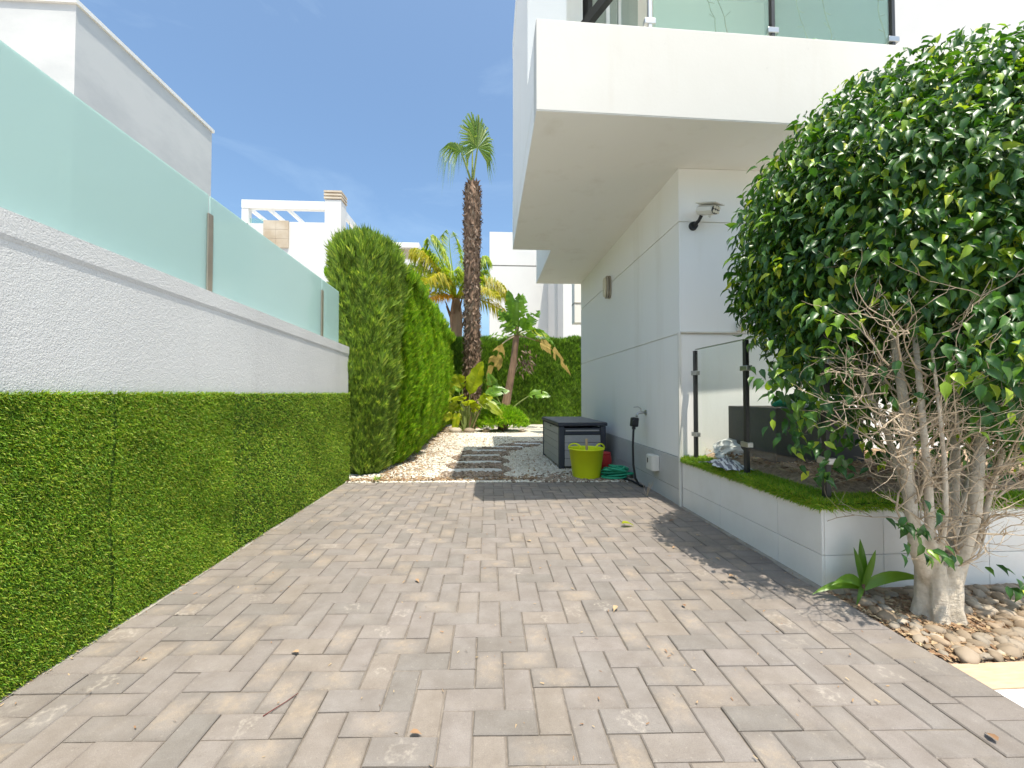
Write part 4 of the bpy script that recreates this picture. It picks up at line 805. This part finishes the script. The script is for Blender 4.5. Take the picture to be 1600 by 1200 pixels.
def twig(p, d, L, r, lev):
    pts = [p]; n = 5
    for i in range(n): d = (d+Vector((random.gauss(0,.22),random.gauss(0,.22),random.gauss(.05,.2)))).normalized(); p = p+d*L/n; pts.append(p)
    tw.tube(pts, [r*(1-.7*i/n) for i in range(n+1)], 5 if lev == 0 else 4, cap=False)
    if lev < 2:
        for _ in range(4 if lev == 0 else 3): i = random.randint(1,n); twig(pts[i], (d+Vector((random.gauss(0,.7),random.gauss(-.15,.7),random.gauss(.1,.6)))).normalized(), L*random.uniform(.45,.75), r*.55, lev+1)
for p, d, r in tips:
    out = Vector((random.gauss(0,.7), random.gauss(-.35,.6), random.uniform(0,.8))); twig(p, (d*.5+out).normalized(), random.uniform(.22,.42), min(.007, max(.004, r*.5)), 0)
for k in range(9):                                         # dry twigs fanning out to the right and left of the stems
    p = st(random.uniform(1500,1560), random.uniform(690,780), random.uniform(-.12,.05)); twig(p, Vector((random.uniform(.2,1),random.uniform(-.5,.1),random.uniform(-.1,.6))).normalized(), .26, .0045, 0)
for k in range(20):
    p = st(random.uniform(1380,1460), random.uniform(560,740), random.uniform(-.15,.1)); twig(p, Vector((random.uniform(-1,-.1),random.uniform(-.6,.2),random.uniform(-.1,.8))).normalized(), .30, .0045, 0)
tag(part('twigs', tw, 'dry_twig', ft), 'bare dry twigs in the hollow underside of the crown', kind='stuff')
# leaf blade: folded, arched, with a drip tip ; axis +x, upper face +z
lv = np.array([(0,0,0),(.3,0,-.01),(.66,0,-.09),(1.02,0,-.34),(.26,.22,.12),(.58,.20,.06),(.26,-.22,.12),(.58,-.20,.06),(.84,.06,-.13),(.84,-.06,-.13)])
lt = np.array([(0,1,4),(1,5,4),(1,2,5),(2,8,5),(2,3,8),(0,6,1),(1,6,7),(1,7,2),(2,7,9),(2,9,3)])
cc = np.array([2.55,2.24,1.86]); rad = np.array([.97,.80,.97])
def crown_ok(p):
    x,y,z = p
    if z < .70 or z > 3.05 or y > 3.02: return False
    if abs(x-1.86) < .05 and y > 2.12 and z < 1.48: return False
    if y > 2.1 and z < .52: return False
    if z < 1.02 and random.random() < .55: return False
    if z < 1.35 and x/y < .685+(1.29-z)*.16: return False
    px = 763+x/y*650; py = 614-(z-1.04)/y*650
    hx = (x/y-1.0)/.15; hz = ((z-1.04)/y+.09)/.29
    if y < 2.35 and hx*hx+hz*hz < 1 and random.random() < .94: return False
    
    return True
nc = 700; D = unit(nc); D = D[(D[:,2] > -.86)]; lump_r = np.array([.91+.13*mnoise.noise(Vector(d)*2.6)+.09*random.random()**2 for d in D])
PL, AX, NR, SC = [], [], [], []
def put(p, o, s):
    PL.append(p); AX.append(np.array([0,0,-.62])+o*np.array([.55,.55,.25])+rng.normal(0,.38,3)); NR.append(o*.9+np.array([0,0,.55])+rng.normal(0,.35,3)); SC.append(s)
for d, lr in zip(D, lump_r):
    c = cc+d*rad*lr; nl = random.randint(26,46)
    for _ in range(nl):
        p = c+rng.normal(0,1,3)*np.array([.12,.11,.10])-d*abs(rng.normal(0,.06)); e = (p-cc)/rad; q = np.linalg.norm(e)
        if q > 1.10: p = cc+(p-cc)*(1.10/q)*random.uniform(.90,1.03)
        if crown_ok(p): put(p, d, random.uniform(.040,.080))
for _ in range(10000):
    d = unit(1)[0]; p = cc+d*rad*(1-.42*random.random()**1.3)*.98
    if crown_ok(p): put(p, d, random.uniform(.05,.08))
# hanging sprays at the lower left, over the glass, and shoots on the stems
for (px, py, dy, m) in ((1262,600,.15,26),(1270,660,.15,16),(1300,740,.12,10),(1320,780,.2,8),(1360,770,.25,10),(1570,640,-.25,30),(1590,560,-.3,30),(1500,560,-.3,14),(1540,500,-.35,24),(1450,520,-.2,10),(1390,600,-.1,4),(1330,560,0,20),(1300,500,0,26),(1545,600,-.2,40),(1580,640,-.15,40),(1600,690,-.1,30),(1560,560,-.3,40),(1520,560,-.1,30),(1500,600,.3,40),(1560,650,.3,50),(1600,720,.25,40),(1340,640,.35,40),(1290,600,.3,40),(1400,560,.35,60),(1450,600,.4,60),(1380,700,.4,40),(1530,730,.3,30),(1500,640,.45,90),(1560,620,.45,100),(1600,680,.4,100),(1540,690,.5,80),(1470,660,.55,80),(1430,640,.55,80),(1400,600,.5,70),(1600,600,.1,80),(1580,560,-.1,60),(1225,585,.3,34),(1240,620,.28,34),(1262,670,.25,30),(1240,555,.32,40),(1285,715,.22,22),(1280,640,.35,40),(1300,690,.35,30),(1540,520,.1,110),(1580,600,.2,120),(1520,620,.35,120),(1480,560,.3,110),(1590,500,-.2,100),(1440,560,.45,110),(1560,680,.45,110),(1390,640,.5,90),(1600,640,-.05,90)):
    c = np.array(st(px,py,dy))
    for _ in range(m):
        p = c+rng.normal(0,1,3)*(np.array([.07,.07,.07]) if m < 60 else np.array([.13,.11,.10]))
        if p[2] > .60 and not (abs(p[0]-1.86) < .05 and p[1] > 2.12): put(p, np.array([-.5,-.6,.2]), random.uniform(.05,.08))
for (px,py,dy) in ((1425,850,-.12),(1440,830,-.13),(1435,870,-.13),(1428,815,-.12),(1448,860,-.14),(1470,862,-.12),(1495,865,-.1),(1408,820,-.08),(1400,815,-.05),(1450,790,-.15),(1575,910,0),(1585,925,0),(1560,890,.05),(1590,900,.02)):
    for _ in range(3): put(np.array(st(px,py,dy))+rng.normal(0,.018,3), np.array([-.2,-1,.3]), random.uniform(.05,.068))
PL, AX, NR, SC = map(np.array, (PL,AX,NR,SC)); rot = frames(AX,NR)
px = 763+PL[:,0]/PL[:,1]*650; py = 614-(PL[:,2]-1.04)/PL[:,1]*650; vis = (px < 1600) & (py > 0) & (PL[:,1] > .6)
order = np.argsort(np.where(vis, np.linalg.norm(PL-np.array([0,0,1.04]),axis=1)/SC, 1e9)); first, others = order[:300], order[300:]
lme = fast_mesh('leaf', lv, lt); lme.materials.append(MT['ficus_leaf']); lme.polygons.foreach_set('use_smooth', [True]*len(lme.polygons))
for i in first:
    o = bpy.data.objects.new('leaf', lme); C.objects.link(o); o.parent = ft; Mx = Matrix(rot[i].tolist()).to_4x4(); o.rotation_euler = Mx.to_euler(); o.location = Vector(PL[i])-ft.location; o.scale = (SC[i],)*3
V, T = scatter(lv, lt, PL[others], rot[others], SC[others]); tag(link('foliage', fast_mesh('foliage',V,T),'ficus_leaf',ft,smooth=True), kind='stuff')

# ---------------------------------------------------------------- pebble bed at the foot of the tree
pb = structure('pebble_bed', MB().add([(1.776,1.545,-.02),(4.6,1.53,-.02),(4.6,2.131,.0),(1.776,2.131,.0)], [(0,1,2,3)]), 'bark_mulch')
stone_me = []
for k in range(5):
    V = wob(SV,.35,k+1,1.1); me = fast_mesh('stone',V,ST); me.materials.append(MT['river_stone']); me.polygons.foreach_set('use_smooth',[True]*len(me.polygons)); stone_me.append(me)
placed = []; tries = 0
while len(placed) < 290 and tries < 9000:
    tries += 1; x = random.uniform(1.80,3.1); y = random.uniform(1.56,2.11); r = random.uniform(.016,.038)
    if x < 2.1 and y > 1.85 and random.random() < .75: continue
    if (x-2.105)**2+(y-1.86)**2 < (.155+r)**2 or x-r < 1.785: continue
    if any((x-a)**2+(y-b)**2 < ((r+c)*.80)**2 for a, b, c in placed): continue
    placed.append((x,y,r)); o = bpy.data.objects.new('stone', random.choice(stone_me)); C.objects.link(o); o.parent = pb
    o.location = Vector((x,y,-.012+r*.35))-pb.location; o.scale = (r*1.35, r*.95, r*.68); o.rotation_euler = (random.gauss(0,.18), random.gauss(0,.18), random.uniform(0,6.3))
n = 2600; flakes('dry_leaves', np.column_stack([1.785+np.abs(rng.normal(0,.35,n)), rng.uniform(1.555,2.12,n)]), (.008,.022), 'litter', pb, z=-.008, label='dry leaf litter between the river stones')
structure('stone_step', BX(1.778,4.6,1.395,1.528,-.049,-.004), 'travertine', bevel=.003)
structure('front_paving', BX(1.778,9,-6,1.391,-.049,-.006), 'white_tile', bevel=.003)  # white patio tiles, carried on out of view to bounce light onto the house
# seedling by the planter corner
yc = thing('palm_seedling', 'small seedling with long arching green leaves by the tiled corner', 'plant', (1.90,2.06,-.02))
for d, L, w, dr in (((-.75,-.2,.75),.26,.032,.55),((.85,-.15,.65),.30,.034,.45),((-.9,0,.35),.24,.026,.45),((.05,.1,1),.20,.030,.0),((.25,-.1,1),.18,.022,.05),((-.2,.0,1),.19,.024,.08),((-.6,-.5,.25),.17,.018,.4)):
    L *= 1.2; w *= 1.6; d = V3(d).normalized(); b = V3((1.90,2.03,.05)); mb = MB(); sd = d.cross(V3((0,-1,.7))).normalized(); n = 8; prev = None
    for i in range(n+1):
        t = i/n; p = b+d*L*t+V3((0,0,-dr*L*t*t)); ww = w*math.sin(math.pi*(.15+.85*t))**.8*.5 if i < n else .0008; up = sd.cross(d).normalized()
        o = len(mb.v); mb.v += [tuple(p-sd*ww+up*ww*.35), tuple(p), tuple(p+sd*ww+up*ww*.35)]
        if i: mb.f += [(o-3,o-2,o+1,o),(o-2,o-1,o+2,o+1)]
    part('leaf', mb, 'paddle_green', yc, smooth=True)
part('stem', MB().tube([(1.90,2.04,-.02),(1.90,2.03,.07)], [.014,.01], 8), 'brown_bark', yc)
# potted plant leaves on the balcony
for kn, td, L in (((2.80,3.55,3.9),(.3,0,1),.55),((2.70,3.6,3.8),(-.4,-.1,.9),.5),((2.9,3.6,3.85),(.8,-.1,.7),.5),((2.75,3.55,3.7),(.1,-.3,.8),.5)): paddle(bp, (2.75,3.75,3.38), kn, td, L, .16, 'paddle_green', .3, 0, .012)

# ---------------------------------------------------------------- small things on the ground
def dry_leaf(name, x, y, s, mat, label, cat, a, group=None):
    V = lv*np.array([s,s*1.1,s*.8])+np.array([0,0,.25*s]); ca, sa = math.cos(a), math.sin(a); V = V@np.array([[ca,sa,0],[-sa,ca,0],[0,0,1]])+np.array([x,y,.002]); V[:,2] = np.maximum(V[:,2],.002)
    return tag(link(name, fast_mesh(name,V,lt), mat, smooth=True), label, cat, group)
dry_leaf('fallen_leaf', 1.03,3.19,.11,'paddle_lime','yellow-green leaf lying flat on the pavers between the tree shadow and house','leaf',.2)
for k, (x,y) in enumerate(((-.237,1.30),(1.503,1.166),(.30,2.9),(1.25,2.75),(1.42,2.55),(1.5,2.95),(.95,1.98),(-.75,1.72),(.62,2.0),(-.4,2.35),(1.35,2.28),(.2,3.4),(1.5,3.3))): dry_leaf('dry_leaf', x,y,random.uniform(.03,.05),'litter','small dry brown leaf curled on the driveway pavers','leaf',k*1.3,'dry leaves on the driveway')
mb = MB().tube([(-.72,1.40,.004),(-.695,1.43,.006),(-.675,1.46,.005),(-.655,1.50,.003)], [.0016,.0015,.0013,.001], 6); tag(part('red_twig', mb, 'red_bark'), 'thin dark red twig lying across the pavers', 'twig')
flakes('edge_debris', np.vstack([np.column_stack([DX0+np.abs(rng.normal(0,.02,260))+.004, rng.uniform(1.1,4.9,260)]), np.column_stack([DX1-np.abs(rng.normal(0,.03,220))-.004, rng.uniform(2.2,4.8,220)]), np.column_stack([rng.uniform(-1.6,1.7,420), rng.uniform(1.1,4.8,420)])]), (.003,.009), 'litter', drive, z=.001, label='crumbs of dry leaf along the driveway edges')
wd = thing('green_weed', 'small grey-green weed at the foot of the conifer by the pavers', 'weed', (-1.30,4.98,0))
for k in range(14):
    a = k*1.7; q = V3((math.cos(a),math.sin(a),random.uniform(.3,1.2))).normalized()*random.uniform(.06,.12); b0 = V3((-1.30,4.98,.0)); sd = q.cross(V3((0,0,1))).normalized()*.012; part('leaf', MB().add([b0, b0+q*.55-sd, b0+q*.55+sd, b0+q+V3((0,0,-.01))],[(0,1,2),(1,3,2)]), 'conifer_grey', wd)
dw = thing('dry_weed', 'withered pale weed growing in the joint by the house plinth', 'weed', (1.60,4.14,0))
for k in range(7):
    d = V3((random.gauss(0,.35),random.gauss(0,.3),1)); part('stalk', MB().tube([(1.60,4.14,-.01), V3((1.60,4.14,0))+d*.06, V3((1.60,4.14,0))+d*random.uniform(.1,.17)+V3((.01,0,0))], [.003,.0022,.001], 4), 'dry_twig', dw)

# ---------------------------------------------------------------- buildings in the distance
rb_ = thing('rear_white_building', 'plain white block behind the back hedge with one joint line', 'building', (5,26,-.05))
part('wall', BX(.065,9,24,30,-.05,8.40), 'far_white', rb_); part('wall', BX(.065,9,24,30,8.47,10.4), 'far_white', rb_); part('joint', BX(.09,8.9,24.04,29.9,8.40,8.47), 'groove', rb_)
part('wing', BX(3.6,9,19.8,23.99,-.05,9.6), 'far_white', rb_); part('wing_return', BX(3.45,3.598,21.5,23.99,-.05,9.2), 'far_white', rb_); part('sill', BX(3.7,9,19.72,19.798,2.72,3.1), 'stone_cladding', rb_)
vb = thing('villa_with_roof_terrace', 'white villa with roof terrace pergola and brick-capped chimney behind the glass screen', 'house', (-9.5,23,-.05))
part('wall', BX(-14,-7.0,20,27,-.05,8.9), 'far_white', vb); part('parapet', BX(-9.37,-7.0,20.0,20.2,8.902,9.1), 'far_white', vb); part('parapet', BX(-7.2,-7.0,20.22,27,8.902,9.1), 'far_white', vb)
ch = part('chimney', BX(-7.74,-6.985,19.98,20.7,8.0,10.2), 'far_white', vb)
for k in range(3): part('chimney_slat', BX(-7.78,-6.95,19.94,20.74,10.24+k*.15,10.33+k*.15), 'stone_cladding', ch)
part('chimney_core', BX(-7.66,-7.06,20.06,20.62,10.2,10.66), 'terracotta', ch)
i = 0
for zr in range(3):
    for xr in range(2):
        part('stone_tile', BX(-10.52+xr*.575,-10.52+xr*.575+.565,19.93,19.998,7.85+zr*.43,7.85+zr*.43+.42), 'stone_cladding', vb)
part('terrace_wall', BX(-14,-10.54,20.0,20.2,8.902,9.0), 'far_white', vb)
part('pergola_post', BX(-11.55,-11.25,20,20.3,8.9,9.9), 'white_metal', vb); part('pergola_beam', BX(-11.55,-7.75,19.98,20.25,9.72,10.1), 'white_metal', vb)
for x in (-11.4,-10.5,-9.6): part('pergola_rafter', MB().beam((x,20.3,9.85),(x,26,9.85),.12,.16), 'white_metal', vb)
part('pergola_beam', MB().beam((-7.1,20.7,9.85),(-7.1,26.5,9.85),.16,.32), 'white_metal', vb); part('pergola_post', BX(-7.2,-7.0,26.3,26.6,8.9,9.9), 'white_metal', vb)
part('rail_glass', BX(-11.2,-10.6,20.05,20.08,8.9,9.25), 'balcony_glass', vb)
fb = thing('far_white_house', 'distant white house with a flat beige roof edge behind the conifer', 'house', (-6.5,33,-.05))
part('wall', BX(-9.5,-5.1,30,36,-.05,10.6), 'far_white', fb); part('roof_edge', BX(-9.6,-4.97,29.9,36.1,11.45,11.8), 'white_metal', fb); part('upper_wall', BX(-9.4,-5.3,30.3,35.8,10.602,11.448), 'stone_cladding', fb)
for k in range(3): part('pillar', BX(-9.4+k*2.1,-9.15+k*2.1,30.0,30.28,10.602,11.448), 'far_white', fb)
